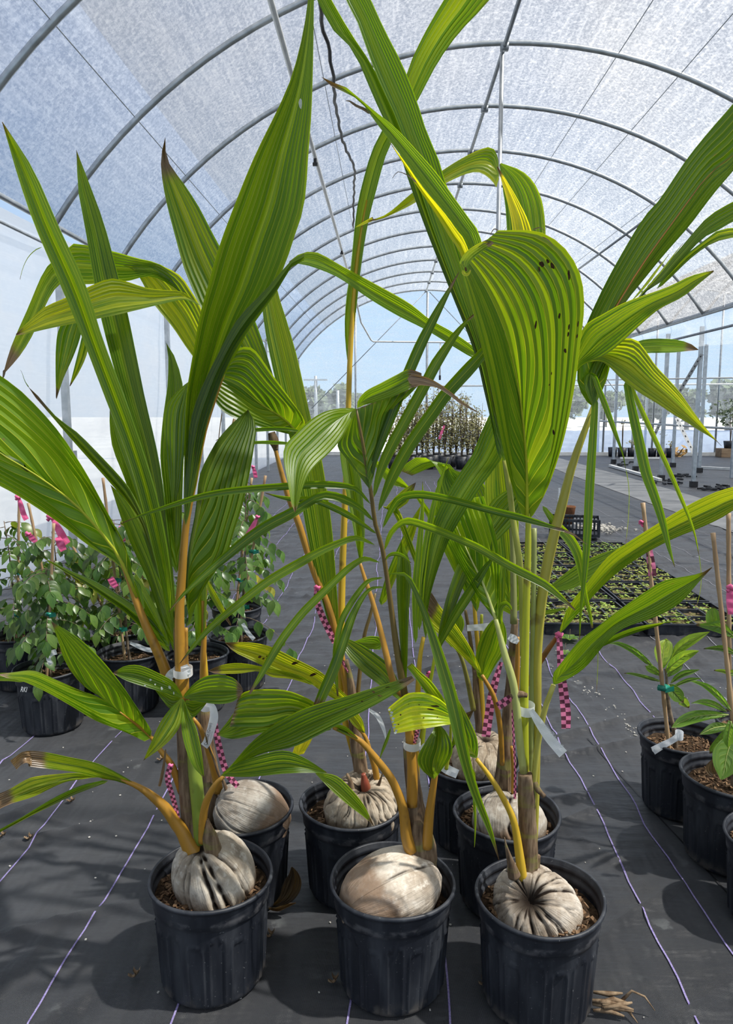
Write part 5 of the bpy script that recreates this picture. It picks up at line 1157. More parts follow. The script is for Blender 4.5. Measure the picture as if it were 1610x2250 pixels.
def sapling(label, c, h, seed, n_comp, lo, spread, stake=None, pairs=4, yellow=.1, droop=.5, soil_z=.2, lscale=1.0, group='staked saplings on the left', chips=120, lean=(0, 0), pale=.0):
    rnd = random.Random(seed)
    t = thing('potted_sapling', label, 'potted plant', (c.x, c.y, 0), group)
    fill_pot(t, soil_z, seed, chips)
    base = Vector((c.x + .012, c.y - .01, soil_z - .02)); sp = []
    for i in range(9):
        z = i / 8; sp.append(base + Vector((lean[0] * z + .015 * mnoise.noise(Vector((seed, z * 3, 0))), lean[1] * z + .015 * mnoise.noise(Vector((seed, z * 3, 8))), h * z)))
    sc = Curve(sp, 24); m = MB(); m.tube([sc(i / 14) for i in range(15)], [.0075 * (1 - .75 * i / 14) for i in range(15)], 7)
    if stake is not None:
        top = P(stake[0], stake[1], c.y - .02); bb = Vector((c.x - .01, c.y - .02, soil_z - .02))
        bamboo(t, bb, top)
        for q in (.25, .62):
            tie(t, bb.lerp(top, q * (h / max(.1, (top.z - bb.z))) * .9 + .04))
    k = 0
    for i in range(n_comp):
        u = lo + (1 - lo) * (i + .5) / n_comp; p0 = sc(u); a = i * 2.4 + rnd.uniform(-.4, .4)
        Lr = spread * rnd.uniform(.7, 1.15) * (1.1 - .5 * u); dr = Vector((cos(a), sin(a), rnd.uniform(-.1, .45)))
        pl = []
        for j in range(7):
            s = j / 6; pl.append(p0 + dr * (Lr * s) + Vector((0, 0, -droop * Lr * s * s)))
        m.tube(pl, [.0022 * (1 - .6 * j / 6) for j in range(7)], 4, False)
        rc = Curve(pl, 12); side = dr.cross(Vector((0, 0, 1))).normalized()
        yl = yellow + rnd.uniform(-.1, .25) + (.5 if rnd.random() < .06 else 0)
        for j in range(pairs):
            s = .28 + .68 * j / max(1, pairs - 1); q = rc(s); f = (rc(min(1, s + .05)) - rc(s - .05)).normalized()
            for sg in (-1, 1):
                if rnd.random() < .12: continue
                d = side * sg * .9 + f * .45 + Vector((0, 0, -.35 - .5 * rnd.random()))
                place(LEAFLETS[k % 3], t, q, d, Vector((rnd.uniform(-.3, .3), -.35, 1)), lscale * rnd.uniform(.8, 1.2), (max(0, yl), .15, .36 + rnd.uniform(-.13, .13) + pale)); k += 1
        q = rc(1.0); f = (rc(1) - rc(.9)).normalized()
        place(LEAFLETS[1], t, q, f + Vector((0, 0, -.5)), Vector((0, -.3, 1)), lscale, (max(0, yl), .2, .5 + pale)); k += 1
    m.build('stem', TWIG, t)
    return t
def GR(px, py): return G(px, py, .255)
lefts = [
    ('star fruit sapling in the front black pot on the left, chalk scribble on its side', (110, 1464), .50, 1, 11, .25, .20, (118, 1150), (.0, .0), (-1.41, 2.985)),
    ('leafy sapling in the leftmost black pot, its pot rim cut by nothing and half shaded', (72, 1386), .62, 2, 15, .10, .24, (42, 1095), (-.05, 0), (-1.77, 3.46)),
    ('dense dark sapling in the pot tucked behind the front left pot', (128, 1398), .60, 3, 15, .10, .24, (62, 1105), (-.04, .0), (-1.475, 3.285)),
    ('tall staked sapling behind the spear leaves with the white label on its rim', (288, 1428), .66, 4, 11, .30, .20, (226, 1050), (-.05, 0), (-1.15, 3.20)),
    ('leafy sapling with yellowing lower leaves in the middle of the left group', (212, 1384), .62, 5, 15, .12, .24, (150, 1180), (-.04, 0), (-1.30, 3.55)),
    ('sapling at the rear of the left group beside the steel wall post', (285, 1352), .75, 6, 12, .2, .22, (265, 1060), (0, 0), (-1.24, 3.87)),
    ('sapling in the pot half hidden behind the front left palm stem', (418, 1430), .55, 7, 8, .35, .18, None, (.06, 0), (-.85, 3.20)),
    ('staked sapling right of the dark palm leaf with a pink tape on its cane', (512, 1398), .80, 8, 14, .18, .22, (583, 1045), (.05, 0), (-.715, 3.475)),
    ('sapling farther back behind the staked one beside the dark palm leaf', (520, 1330), .85, 9, 11, .3, .2, (553, 1050), (.05, 0), (-.83, 4.0)),
]
SAPS = []
for i, (lab, c, h, sd_, nc, lo, spd, stk, ln, xy) in enumerate(lefts):
    SAPS.append(sapling(lab, Vector((xy[0], xy[1], 0)), h, sd_, int(nc * (2.0 if i < 6 else 1.5)), lo, spd, stk, 4 if i % 2 else 5, .12 if i != 4 else .3, .55, .2, .95, lean=ln, pale=.06 if i >= 6 else 0))
text_on(SAPS[0], 'RKI', (47, 1520), (60, 1521), SAPS[0].location.y - .142, 12, GREYINK, .008)
ribbon('pink tape fluttering on the leftmost bamboo cane', '40,1092 46,1110 52,1130 58,1142', '7 11 12 12', '3.25', 'pink tapes on the left canes', PINK, twist=.3)
ribbon('pink tape streamer hanging from the cane above the left pots', '112,1135 126,1158 138,1180 148,1195', '6 14 18 16', '3.1', 'pink tapes on the left canes', PINK, twist=.3)
ribbon('folded pink tape lying over leaves below the pink streamer', '126,1180 133,1195 140,1210', '12 18 14', '3.08', 'pink tapes on the left canes', PINK, twist=.4, knot=False)
ribbon('short pink tape bow on the second cane from the left', '62,1172 70,1182 80,1192', '8 13 8', '3.2', 'pink tapes on the left canes', PINK)
ribbon('pink tape tied just right of the broad left palm leaf', '266,1160 268,1175 272,1190', '8 12 9', '3.2', 'pink tapes on the left canes', PINK)
ribbon('pink tape on the cane right of the dark palm leaf', '566,1135 556,1155 545,1175 535,1190', '6 10 12 9', '3.3', 'pink tapes on the left canes', PINK)
ribbon('small far pink tape above the staked sapling on the right of the dark leaf', '556,1025 560,1040 562,1050', '5 9 8', '4.6', 'pink tapes on the left canes', PINK)
ribbon('magenta tape end low among the leaves of the left saplings', '242,1270 250,1283 256,1290', '14 16 12', '3.05', 'pink tapes on the left canes', PINK, knot=False)
for lab, C, Wd, D in [('white label drooping over the rim of the leftmost pot', '70,1360 74,1378 80,1392', '4 9 10', 3.1),
                      ('white label curled above the front left pot', '124,1432 112,1436 106,1446 112,1460', '12 12 10 9', 2.85),
                      ('long white label across the rim of the pot below the spear leaves', '286,1413 304,1420 322,1427 340,1428 352,1418', '6 10 10 10 9', 3.05),
                      ('white label behind the yellow leaves of the left group', '212,1347 224,1343 246,1340', '8 10 12', 3.3),
                      ('slanted white label at the rear of the left group', '241,1366 254,1358 266,1351', '8 9 8', 3.35),
                      ('clear plastic label slanting into the pot right of the dark palm leaf', '533,1370 545,1390 558,1405', '8 9 9', 3.25)]:
    ribbon(lab, C, Wd, str(D), 'white labels in the left pots', WHITEP, knot=False, name='plant_label', cat='plant label')

# ---- broad leaved plants on the right
def broad(label, c, soil_z, seed, scale=1.0):
    t = thing('potted_broadleaf_plant', label, 'potted plant', (c.x, c.y, 0), 'broad leaved plants on the right')
    fill_pot(t, soil_z, seed, 220, scale); return t
BR = dict(mat=BROAD, sp=.85, rv=.22, pleat=.5)
def bl(p, L, R, D, col=(.3, .15, .5), N=8, M=14): return blade(p, L, R, D, N=N, M=M, fold=.012, col=col, rib=((.35, .4, .12, 1), .0018, .95), **BR)
c1 = Vector((.985, 2.40, 0))
p = broad('young broad leaved plant tied to a cane, leftmost of the right group', c1, .20, 31); d1 = c1.y
stalk(p, '1484,1655 1482,1610 1472,1570 1466,1530 1464,1490 1460,1470', '11 11 10 9 7 4', '%.3f' % d1, (.20, .15, .09, 1), 'stem', TWIG)
bamboo(p, P(1472, 1665, d1 - .03), P(1412, 1105, d1 - .03), .0065)
tie(p, P(1456, 1511, d1 - .03), .014)
D_ = '%.3f %.3f' % (d1, d1 - .08)
bl(p, '1440,1466 1436,1464 1421,1447 1396,1425 1359,1410 1337,1415', '1438,1470 1414,1454 1384,1432 1354,1417 1337,1415', D_, (.15, .1, .5))
bl(p, '1452,1468 1441,1449 1437,1425 1448,1410 1463,1403', '1458,1470 1468,1454 1477,1437 1477,1415 1463,1403', '%.3f %.3f' % (d1 + .02, d1 + .06), (.55, 0, .6))
bl(p, '1463,1470 1475,1442 1483,1417 1508,1397 1533,1390 1560,1388', '1468,1472 1483,1444 1508,1427 1533,1410 1560,1388', '%.3f %.3f' % (d1, d1 - .02), (.5, .1, .58))
bl(p, '1462,1476 1463,1467 1473,1449 1496,1432 1520,1428 1536,1430', '1464,1480 1488,1467 1513,1449 1525,1440 1536,1430', D_, (.45, .1, .56))
bl(p, '1453,1496 1421,1485 1389,1478 1371,1479', '1450,1499 1426,1493 1396,1485 1371,1480', D_, (.1, .3, .42))
bl(p, '1453,1482 1440,1466 1428,1462 1417,1463', '1450,1486 1432,1480 1422,1474 1417,1464', D_, (.2, .3, .46))
bl(p, '1464,1486 1470,1468 1485,1459 1499,1459', '1467,1488 1485,1480 1497,1470 1500,1461', '%.3f' % (d1 + .03), (.1, .2, .4))
bl(p, '1472,1500 1485,1482 1505,1472 1536,1471', '1474,1502 1500,1488 1520,1481 1536,1472', '%.3f' % (d1 + .02), (.15, .1, .46))
bl(p, '1475,1510 1495,1497 1515,1489 1540,1490', '1477,1511 1505,1501 1525,1496 1540,1491', '%.3f' % d1, (.15, .1, .46))
bl(p, '1466,1506 1467,1524 1481,1541 1501,1544', '1470,1503 1483,1505 1501,1521 1502,1543', D_, (.12, .5, .42))
bl(p, '1500,1530 1490,1545 1500,1552 1513,1556', '1504,1530 1512,1540 1515,1550 1513,1556', '%.3f' % (d1 - .06), (.5, .7, .5))
TT = loop_tag('white label lying across the left pot of the right group, partly printed', '1497,1612 1478,1626 1455,1638 1434,1650', '16 14 16 18', '%.3f' % (d1 - .10), loop=((1492, 1615, 9, 16), d1 - .09))
text_on(TT, '(Palm)', (1434, 1652), (1450, 1643), d1 - .104, 7, GREYINK, .003)
ribbon('magenta tape curling on top of the tall cane above the seedling trays', '1408,1146 1413,1152 1419,1160', '8 12 6', '%.3f' % (d1 - .03), None, PINK)
ribbon('pink and dark checkered tape on the tall cane in front of the seedling trays', '1426,1208 1429,1230 1432,1250 1433,1266', '14 17 18 18', '%.3f' % (d1 - .035), None, None, cell=.022, knot=False)
c2 = Vector((1.02, 2.112, 0))
p = broad('bushy broad leaved plant with long glossy leaves in the front black pot at right', c2, .215, 32, 1.04); d2 = c2.y
stalk(p, '1612,1745 1610,1680 1608,1620 1606,1560', '12 12 10 7', '%.3f' % d2, (.20, .15, .09, 1), 'stem', TWIG)
D_ = '%.3f %.3f' % (d2 - .03, d2 - .12)
bl(p, '1607,1559 1583,1524 1558,1504 1530,1496 1517,1497', '1604,1563 1570,1531 1543,1509 1530,1503 1517,1497', D_, (.3, .1, .62))
bl(p, '1597,1561 1570,1541 1543,1536 1518,1545', '1595,1565 1570,1556 1533,1546 1518,1546', D_, (.15, .1, .52))
bl(p, '1600,1568 1592,1567 1558,1561 1520,1562 1491,1576 1475,1598', '1600,1573 1575,1578 1558,1581 1520,1591 1496,1598 1475,1599', D_, (.15, .1, .52), 10, 16)
bl(p, '1598,1590 1575,1587 1558,1592 1536,1613', '1599,1596 1593,1604 1560,1613 1536,1614', D_, (.05, .2, .36))
bl(p, '1602,1580 1592,1600 1588,1625 1598,1643', '1610,1590 1612,1610 1610,1630 1600,1643', '%.3f' % (d2 - .15), (.2, .1, .5))
bl(p, '1604,1610 1570,1640 1566,1675 1582,1713', '1612,1615 1630,1650 1615,1695 1586,1714', '%.3f %.3f' % (d2 - .08, d2 - .13), (.08, .1, .44), 8, 16)
bl(p, '1592,1600 1575,1620 1560,1640 1558,1655', '1595,1605 1590,1630 1575,1650 1560,1656', '%.3f' % (d2 - .04), (.3, .4, .4))
bl(p, '1612,1400 1560,1380 1550,1350 1566,1333', '1618,1395 1590,1370 1580,1345 1566,1333', '%.3f' % (d2 + .1), (.2, .3, .5))
bl(p, '1615,1395 1585,1365 1555,1368 1528,1372', '1615,1405 1590,1395 1560,1385 1530,1375', '%.3f' % (d2 + .08), (.25, .4, .5))
bl(p, '1615,1430 1590,1418 1565,1420 1545,1425', '1615,1440 1590,1432 1565,1428 1545,1426', '%.3f' % (d2 + .08), (.1, .3, .4))
bl(p, '1618,1470 1600,1472 1585,1470 1568,1472', '1618,1485 1605,1485 1585,1478 1568,1474', '%.3f' % (d2 + .05), (.5, .3, .55))
bamboo(p, P(1622, 1690, d2 - .03), P(1566, 1171, d2 + .02), .0065)
bamboo(p, P(1602, 1560, d2 + .09), P(1600, 1128, d2 + .09), .0065)
ribbon('bright pink tape on the canes at the right edge of the photo', '1605,1290 1606,1320 1607,1350', '18 22 16', '%.3f' % (d2 + .06), None, PINK)
strip(p, '1573,1662 1565,1675 1560,1690 1568,1702', '3 12 22 14', '%.3f' % (d2 - .02), (.3, 5, .4), .004, 2, 'dead_leaf', 10)
c3 = Vector((1.012, 1.838, 0))
p = broad('nearest black pot cut by the right edge of the photo, dry leaf mulch inside', c3, .19, 33, .9)
c4 = Vector((1.29, 2.52, 0))
p = broad('black pot behind the front broad leaved plant, only its rim showing', c4, .2, 34)

# ================================================================== SEEDLING TRAYS
def tray(label, x, y, rot, seed, ncx=4, ncy=3, W_=.56, L_=.50, green=.5):
    t = thing('seedling_tray', label, 'tray', (x, y, 0), 'black seedling trays on the floor')
    rnd = random.Random(seed); H_ = .075; m = MB(); c, s = cos(rot), sin(rot)
    def w(u, v, z): return Vector((x + c * u - s * v, y + s * u + c * v, z))
    def bx(u0, u1, v0, v1, z0, z1): m.add([w(u, v, z) for u in (u0, u1) for v in (v0, v1) for z in (z0, z1)], [(0, 1, 3, 2), (4, 6, 7, 5), (0, 4, 5, 1), (2, 3, 7, 6), (0, 2, 6, 4), (1, 5, 7, 3)])
    e = .006; bx(0, W_, 0, L_, .002, .008)
    for (u0, u1, v0, v1) in ((0, W_, 0, e), (0, W_, L_ - e, L_), (0, e, 0, L_), (W_ - e, W_, 0, L_)): bx(u0, u1, v0, v1, .008, H_)
    for (u0, u1, v0, v1) in ((-.012, W_ + .012, -.012, .006), (-.012, W_ + .012, L_ - .006, L_ + .012), (-.012, .006, 0, L_), (W_ - .006, W_ + .012, 0, L_)): bx(u0, u1, v0, v1, H_ - .008, H_)
    for (u0, u1, v0, v1) in ((-.006, W_ + .006, -.006, .0), (-.006, 0, 0, L_)): bx(u0, u1, v0, v1, H_ - .026, H_ - .02)
    m.build('tray', POT, t, False)
    g = MB()
    for i in range(1, ncx): g.v and None; u = W_ * i / ncx; b = len(g.v); g.add([w(uu, vv, z) for uu in (u - .006, u + .006) for vv in (.006, L_ - .006) for z in (.02, H_)], [(0, 1, 3, 2), (4, 6, 7, 5), (0, 4, 5, 1), (2, 3, 7, 6), (1, 5, 7, 3)])
    for j in range(1, ncy): v = L_ * j / ncy; g.add([w(uu, vv, z) for uu in (.006, W_ - .006) for vv in (v - .006, v + .006) for z in (.02, H_)], [(0, 1, 3, 2), (4, 6, 7, 5), (0, 4, 5, 1), (2, 3, 7, 6), (1, 5, 7, 3)])
    g.build('cell_divider', POT, t, False)
    so = MB(); so.grid(lambda a, b: w(.006 + (W_ - .012) * a, .006 + (L_ - .012) * b, .050 + .012 * mnoise.noise(Vector((a * 14 + seed, b * 14, 0)))), 28, 26); so.build('soil', TRAYSOIL, t)
    sm = MB(); UV = []
    for _ in range(420):
        u = rnd.uniform(.02, W_ - .02); v = rnd.uniform(.02, L_ - .02)
        cell = mnoise.noise(Vector((int(u / W_ * ncx) * 3.7 + seed, int(v / L_ * ncy) * 2.9, 1)))
        if rnd.random() > green + cell * .9: continue
        z = .052; hh = rnd.uniform(.006, .034); q = w(u, v, z + hh)
        for kk in range(3):
            a = rnd.uniform(0, 6.28); d = Vector((cos(a), sin(a), rnd.uniform(-.1, .5))) * rnd.uniform(.009, .021); e_ = Vector((-sin(a), cos(a), 0)) * d.length * .45
            sm.add([q, q + d * .5 + e_, q + d, q + d * .5 - e_], [(0, 1, 2, 3)]); UV += [(0, 0), (.3, .5), (.5, 1), (.7, .5)]
    me = sm.mesh('seedlings'); ul = me.uv_layers.new(name='UVMap'); fl_ = []
    for l in me.loops: fl_ += UV[l.vertex_index]
    if fl_: ul.data.foreach_set('uv', fl_)
    o = link('seedlings', me, SEED, t, color=(rnd.uniform(.1, .6), .1, rnd.uniform(.52, .66), 1)); o['kind'] = 'stuff'
    ch = MB()
    for _ in range(110):
        q = w(rnd.uniform(.02, W_ - .02), rnd.uniform(.02, L_ - .02), .062); s_ = rnd.uniform(.008, .02); ch.box(q, (s_, s_ * .6, .004), rnd.uniform(0, 6))
    o = ch.build('litter', DEBRIS, t, False); o['kind'] = 'stuff'
    return t
tw = [('near left', 'beside the bright green stalks'), ('near right', 'closest to the cane with the checkered tape'), ('second row left', 'half hidden by a low palm leaf'), ('second row right', 'behind the tall cane'),
      ('third row left', 'behind the tall palm stalks'), ('third row right', 'under the long slanting palm leaf'), ('fourth row left', 'behind the palm stalks'), ('fourth row right', 'near the tilted crate'), ('fifth row left', 'at the far end by the stalks'), ('fifth row right', 'at the far end below the brown pot')]
for i in range(10):
    r, cc_ = divmod(i, 2)
    tray('seedling tray, %s of the block, %s' % tw[i], .93 + .03 * r + cc_ * .60 - .02 * (r % 2), 4.33 + r * .56, random.Random(i).uniform(-.02, .02), 40 + i, 4, 3, green=[.55, .45, .65, .6, .5, .62, .4, .45, .4, .5][i])
# tilted slotted crate with the brown pot behind
t = thing('slotted_crate', 'black slotted plastic crate tilted on the far tray', 'crate', (1.9, 7.62, 0)); m = MB(); mm = Matrix.Rotation(-.25, 3, 'Z')
for (cx, cy_, sx, sy) in ((0, 0, .5, .012), (0, .34, .5, .012), (-.245, .17, .012, .34), (.245, .17, .012, .34)):
    o = mm @ Vector((cx, cy_, 0)); m.box((1.9 + o.x, 7.62 + o.y, .20), (sx, sy, .03), -.25); m.box((1.9 + o.x, 7.62 + o.y, .05), (sx, sy, .03), -.25)
    n = 14
    for k in range(n):
        f = (k + .5) / n - .5; q = mm @ Vector((cx + (f * sx if sx > sy else 0), cy_ + (f * sy if sy > sx else 0), 0)); m.box((1.9 + q.x, 7.62 + q.y, .12), (.014, .014, .16), -.25)
m.build('slatted_sides', POT, t, False); MB().box((1.9 + .04, 7.62 + .165, .045), (.48, .33, .01), -.25).build('crate_floor', POT, t, False)
b = G(1250, 1166); b = Vector((b.x, b.y + .1, 0)); t = thing('small_brown_pot', 'small brown fibre pot standing behind the slotted crate', 'pot', b)
m = MB(); m.lathe([(.0, 0), (.06, 0), (.085, .19), (.088, .2), (.078, .2), (.074, .17), (0, .165)], 24); link('pot', m.mesh('pot'), CLAY, t, (0, 0, 0)).location = (0, 0, .06)
MB().lathe([(0, 0), (.07, 0), (.07, .06), (0, .06)], 16).build('stand_block', POT, t, loc=(0, 0, 0))
m = MB(); 
b = G(1225, 1168); t = thing('stick_label', 'thin white stick label standing among the far trays', 'plant label', b); MB().box(b + Vector((0, 0, .24)), (.022, .003, .48)).build('stick', WHITEP, t, False)
text_on(t, 'Papaya', (1228, 1096), (1228, 1064), b.y - .002, 4, GREYINK, .003)
rnd = random.Random(5); m = MB()
for _ in range(170):
    px = rnd.gauss(1318, 22); py = 1160 + (px - 1318) * .10 + rnd.gauss(0, 5); q = G(px, py); s_ = rnd.uniform(.012, .035); m.box(q + Vector((0, 0, s_ * .3)), (s_, s_ * .8, s_ * .6), rnd.uniform(0, 6))
o = m.build('gravel', STONE, None, False); tag(o, 'spill of pale grit on the cloth beside the slotted crate', 'gravel', kind='stuff')
m = MB()
for (px, py) in [(1233, 1432), (1245, 1445), (1256, 1462), (1268, 1490), (1285, 1520), (1300, 1518), (1310, 1524), (1340, 1555), (1365, 1580), (1376, 1592), (1385, 1600), (1400, 1612)]:
    for _ in range(6):
        q = G(px + rnd.gauss(0, 7), py + rnd.gauss(0, 5)); s_ = rnd.uniform(.003, .009); m.box(q + Vector((0, 0, s_ * .3)), (s_, s_ * .7, s_ * .5), rnd.uniform(0, 6))
o = m.build('grit', STONE, None, False); tag(o, 'trail of pale grit and crumbs on the cloth right of the palms', 'grit', kind='stuff')
m = MB()
for _ in range(260):
    x = rnd.uniform(-2.2, 2.6); y = rnd.uniform(1.15, 4.2); s_ = rnd.uniform(.002, .006); m.box((x, y, zf(x, y) + .003), (s_, s_ * .8, .002), rnd.uniform(0, 6))
o = m.build('crumbs', STONE, None, False); tag(o, 'fine pale crumbs scattered over the black cloth', 'crumbs', kind='stuff')

# ---- small weeds
for i, (px, py, lab) in enumerate([(1250, 1408, 'tiny light green weed sprouting from the cloth in front of the trays'), (1240, 1440, 'small weed sprout on the cloth behind the pink hanging tape')]):
    b = G(px, py); t = thing('weed_sprout', lab, 'weed', b)
    for k in range(7):
        a = k * .9; place(LEAFLETS[2], t, b + Vector((0, 0, .01)), (cos(a), sin(a), .35), (0, 0, 1), 1.0 + .4 * (i == 0), (.35, 0, .62))
    MB().tube([b, b + Vector((.004, 0, .07))], .0015, 5).build('stalk', TWIG, t)

# ---- litter on the cloth
def dead_leaf(label, C, Wd, D, col=(.3, 6, .3), N=3):
    c = pts(C); b = P(c[0][0], c[0][1], nums(D)[0]); t = thing('dead_leaf', label, 'dead leaf', b); strip(t, C, Wd, D, col, .012, N, 'blade', 18); return t
b = G(640, 1985)
dead_leaf('curled dark dead leaf on the cloth between the left and centre pots', '600,1990 625,1975 640,1950 645,1925 641,1905', '5 26 40 34 3', '%.3f %.3f' % (G(600, 1990).y - .02, G(640, 1960).y - .12), (.3, 6, .18))
dead_leaf('pale dry leaf edge lying under the dark dead leaf', '588,1996 610,1998 630,1990 650,1984', '3 9 8 2', '%.3f' % (G(610, 1998).y - .006), (.3, 5, .7), 1)
t = thing('root_clump', 'dry tangled root clump on the cloth beside the front right pot', 'debris', G(1356, 2215)); rnd = random.Random(9); m = MB(); b = G(1356, 2215) + Vector((0, 0, .008))
for k in range(9):
    q = b + Vector((rnd.uniform(-.03, .0), rnd.uniform(-.02, .02), rnd.uniform(0, .02))); m.tube([q + Vector((-.035, rnd.uniform(-.01, .01), 0)), q, q + Vector((.03, rnd.uniform(-.01, .01), rnd.uniform(-.005, .008)))], [.003, .006, .002], 6)
m.tube([b + Vector((.01, 0, .012)), b + Vector((.03, 0, .035)), b + Vector((.055, -.01, .03)), b + Vector((.075, -.02, .005))], [.004, .003, .0025, .001], 6)
m.tube([b + Vector((.0, -.01, .01)), b + Vector((.02, -.02, .0)), b + Vector((.03, -.045, -.004))], [.004, .003, .001], 6)
m.build('roots', DEBRIS, t)
for i, (px, py, lab) in enumerate([(153, 1763, 'small brown bark chip on the cloth between the violet lines'), (0, 1840, 'dark frayed scrap at the left edge of the cloth'), (588, 2060, 'dry curled scrap beside the front left pot'), (290, 2148, 'tiny yellow leaf bit on the cloth left of the front pot'),
                                   (728, 2160, 'dry fibre scrap at the foot of the centre pot'), (1058, 2165, 'thin dry curl between the centre and right pots'), (350, 1672, 'small rusty leaf flake behind the front left stem'), (60, 1845, 'dark crumb of bark on the left cloth')]):
    b = G(px, py); rr = random.Random(i); m = MB(); t = thing('litter_scrap', lab, 'debris', b)
    for k in range(3):
        m.grid(lambda u, v: b + Vector(((u - .5) * .016 + .004 * k, (v - .5) * .011 + .004 * k * (-1) ** k, .005 + .008 * (u - .5) ** 2 * 8 * (.3 + .2 * k) + .004 * sin(v * 5 + k))), 5, 4)
    m.build('scrap', DEBRIS, t)
for i, (px, py) in enumerate([(465, 2208), (875, 2246)]):
    pass

# ================================================================== FAR BACKGROUND
rnd = random.Random(77)
def shrub(label, px, D, top_py, seed, leafy):
    rr = random.Random(seed); b = P(px, 900, D); b = Vector((b.x, D, 0)); top = P(px, top_py, D).z
    t = thing('potted_shrub', label, 'potted shrub', b, 'bare twiggy shrubs at the far end')
    m = MB(); m.lathe([(0, 0), (.12, 0), (.15, .28), (.14, .28), (.13, .22), (0, .22)], 14); link('pot', m.mesh('pot'), POT, t, (0, 0, 0))
    tw_ = MB(); lf = MB()
    for k in range(9):
        a = rr.uniform(0, 6.28); h = (top - .2) * rr.uniform(.55, 1.0); r = rr.uniform(.03, .15)
        pl = [b + Vector((0, 0, .2)), b + Vector((cos(a) * r * .4, sin(a) * r * .4, .2 + h * .4)), b + Vector((cos(a) * r * .8, sin(a) * r * .8, .2 + h * .75)), b + Vector((cos(a) * r, sin(a) * r, .2 + h))]
        tw_.tube(pl, [.012, .009, .006, .003], 5); cu = Curve(pl, 12)
        for j in range(leafy * 2):
            q = cu(rr.uniform(.2, 1)) + Vector((rr.gauss(0, .06), rr.gauss(0, .06), rr.gauss(0, .05))); s_ = rr.uniform(.03, .07); d = Vector((rr.gauss(0, 1), rr.gauss(0, 1), rr.gauss(0, .7))).normalized(); e_ = d.orthogonal().normalized()
            lf.add([q, q + d * s_ * .6 + e_ * s_ * .3, q + d * s_ * 1.3, q + d * s_ * .6 - e_ * s_ * .3], [(0, 1, 2, 3)])
    tw_.build('twigs', TWIG, t); o = lf.build('leaves', OLIVE, t, False); o['kind'] = 'stuff'
    return t
for i in range(16):
    px = 866 + i * 12.5; shrub('brown twiggy potted shrub in the dense far row, %s' % ['at its left end', 'second from its left end', 'third from its left end', 'fourth from its left end', 'left of the pink streak', 'beside the pink streak', 'right of the pink streak', 'near the middle', 'just right of the middle', 'behind the slanting leaflets', 'with yellowish top', 'under the dried leaf tip', 'left of the big striped leaf', 'behind the striped leaf edge', 'near its right end', 'at its right end'][i],
        px, 16.9 + (i % 3) * .62, [905, 880, 862, 870, 850, 858, 868, 845, 856, 850, 862, 848, 858, 866, 872, 880][i] , 300 + i, 26)
ribbon('salmon pink tape streak among the far twiggy shrubs', '976,935 970,950 965,965', '4 6 5', '16.8', None, PINK, knot=False)
def far_pot(label, px, py, hpx, wpx, seed, plant=0):
    g = G(px, py); k = g.y / F_PX; t = thing('far_pot', label, 'potted plant', g, 'black pots in the far right bay')
    h = hpx * k; r = wpx * k / 2; m = MB(); m.lathe([(0, 0), (r * .82, 0), (r, h), (r * .92, h), (r * .9, h * .85), (0, h * .85)], 16); link('pot', m.mesh('pot'), POT, t, (0, 0, 0))
    rr = random.Random(seed); m = MB(); lf = MB()
    for q in range(3 if plant else 0):
        a = rr.uniform(0, 6.28); sw = .12 if plant > 60 else .03; top = Vector((cos(a) * sw, sin(a) * sw, h + plant * k)); m.tube([g + Vector((0, 0, h * .8)), g + top * .6 + Vector((0, 0, h * .3)), g + top], [.014, .01, .004], 5)
        for _ in range(40 if plant > 60 else 6):
            p0 = g + top + Vector((rr.gauss(0, 1), rr.gauss(0, 1), rr.gauss(0, .9))) * (plant * k * .24 if plant > 60 else .04); s_ = .075 if plant > 60 else .04; d = Vector((rr.gauss(0, 1), rr.gauss(0, 1), rr.gauss(0, .6))).normalized(); e_ = d.orthogonal().normalized()
            lf.add([p0, p0 + d * s_ + e_ * s_ * .5, p0 + d * s_ * 2, p0 + d * s_ - e_ * s_ * .5], [(0, 1, 2, 3)])
    if plant:
        m.build('stems', TWIG, t); o = lf.build('leaves', FARG if plant > 60 else OLIVE, t, False); o['kind'] = 'stuff'
    return t
for i, (px, py, hp, wp, pl, lab) in enumerate([(1345, 1003, 20, 20, 0, 'empty far black pot left of the row behind the posts'), (1366, 1004, 20, 20, 55, 'far black pot with a thin young tree behind the posts'), (1387, 1004, 20, 19, 12, 'far black pot with a small tuft behind the posts'), (1408, 1005, 20, 18, 0, 'empty far black pot behind the middle post'), (1432, 1005, 20, 18, 0, 'grey far pot right of the middle post'), (1452, 1006, 21, 20, 30, 'far black pot with a short upright stem'), (1472, 1005, 20, 20, 10, 'far black pot beside the dry tan leaves')]):
    far_pot(lab, px, py, hp, wp, 500 + i, pl)
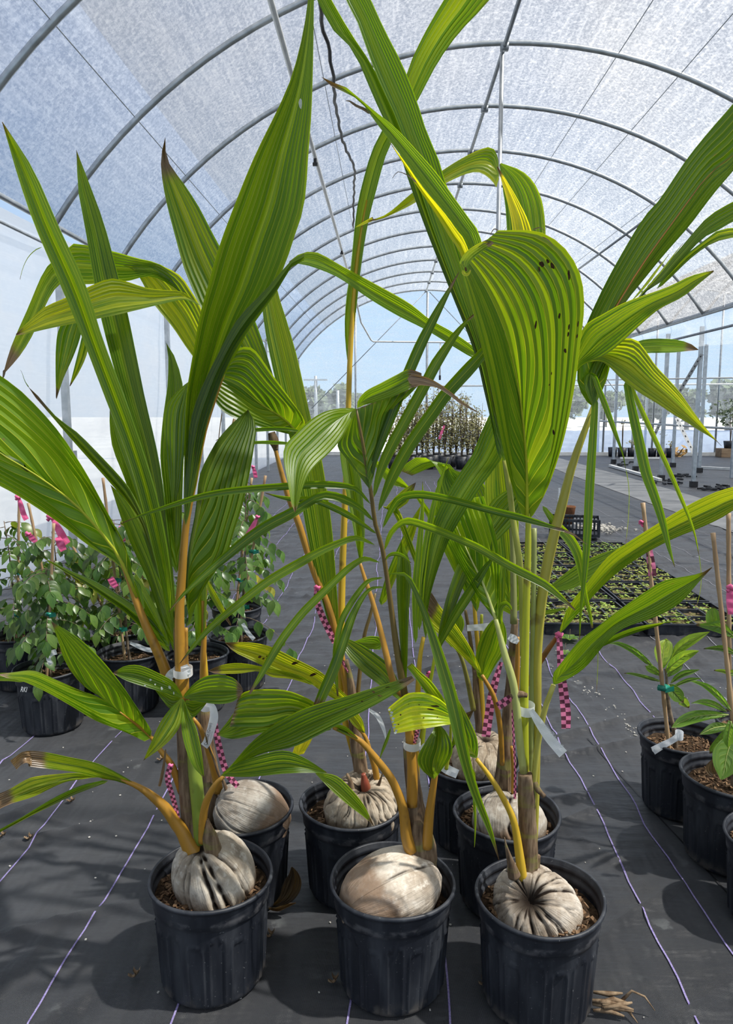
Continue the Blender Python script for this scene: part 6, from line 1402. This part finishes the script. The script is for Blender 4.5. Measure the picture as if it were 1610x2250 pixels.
g = G(1602, 1004); t = thing('timber_block', 'weathered timber block under the leafy far plant at the right edge', 'block', g); MB().box(g + Vector((0, 0, .12)), (.62, .4, .24)).build('beam', WOOD, t, False)
k = g.y / F_PX; t = far_pot('leafy green far plant in a black pot on a timber block at the right edge', 1602, 1004, 16, 28, 540, 62); t.location.z = .24
g = G(1486, 1003); t = thing('dry_leaf_heap', 'heap of tan dry leaves on the far floor beside the black pots', 'dead leaves', g); m = MB(); rr = random.Random(8)
for _ in range(40):
    q = g + Vector((rr.gauss(0, .12), rr.gauss(0, .08), abs(rr.gauss(.08, .08)))); d = Vector((rr.gauss(0, 1), rr.gauss(0, 1), rr.gauss(0, .8))).normalized() * .11; e_ = d.orthogonal().normalized() * .05
    m.add([q - d, q + e_, q + d, q - e_], [(0, 1, 2, 3)])
o = m.build('dry_leaves', simple('tan_dry_leaf', (.32, .18, .06), (.55, .36, .15), 30, .8, .2), t, False); o['kind'] = 'stuff'
for i, (a, b_, lab) in enumerate([((1340, 1026), (1450, 1058), 'long white bar lying on the floor between the posts'), ((1362, 1009), (1450, 1009), 'white bar lying across the far floor behind the posts'), ((1538, 1030), (1625, 1034), 'white bar lying on the floor at the right edge'), ((1205, 998), (1342, 998), 'low white board along the foot of the far curtain')]):
    A = G(*a) + Vector((0, 0, .03)); B = G(*b_) + Vector((0, 0, .03)); c_ = (A + B) / 2; d = B - A
    t = thing('floor_bar', lab, 'bar', (c_.x, c_.y, 0)); m = MB(); m.box(c_, (d.length, .07, .05), atan2(d.y, d.x)); m.build('bar', PVC, t, False)
m = MB(); rr = random.Random(12)
for px, py in [(1560, 1075), (1470, 1062), (1500, 1048), (1370, 1020), (1590, 1072)]:
    for _ in range(12):
        q = G(px + rr.gauss(0, 14), py + rr.gauss(0, 3)); m.box(q + Vector((0, 0, .02)), (rr.uniform(.05, .2), .03, .03), rr.uniform(0, 3))
o = m.build('torn_cloth_scraps', BLACK, None, False); tag(o, 'black torn cloth scraps around the feet of the posts', 'scraps', kind='stuff')
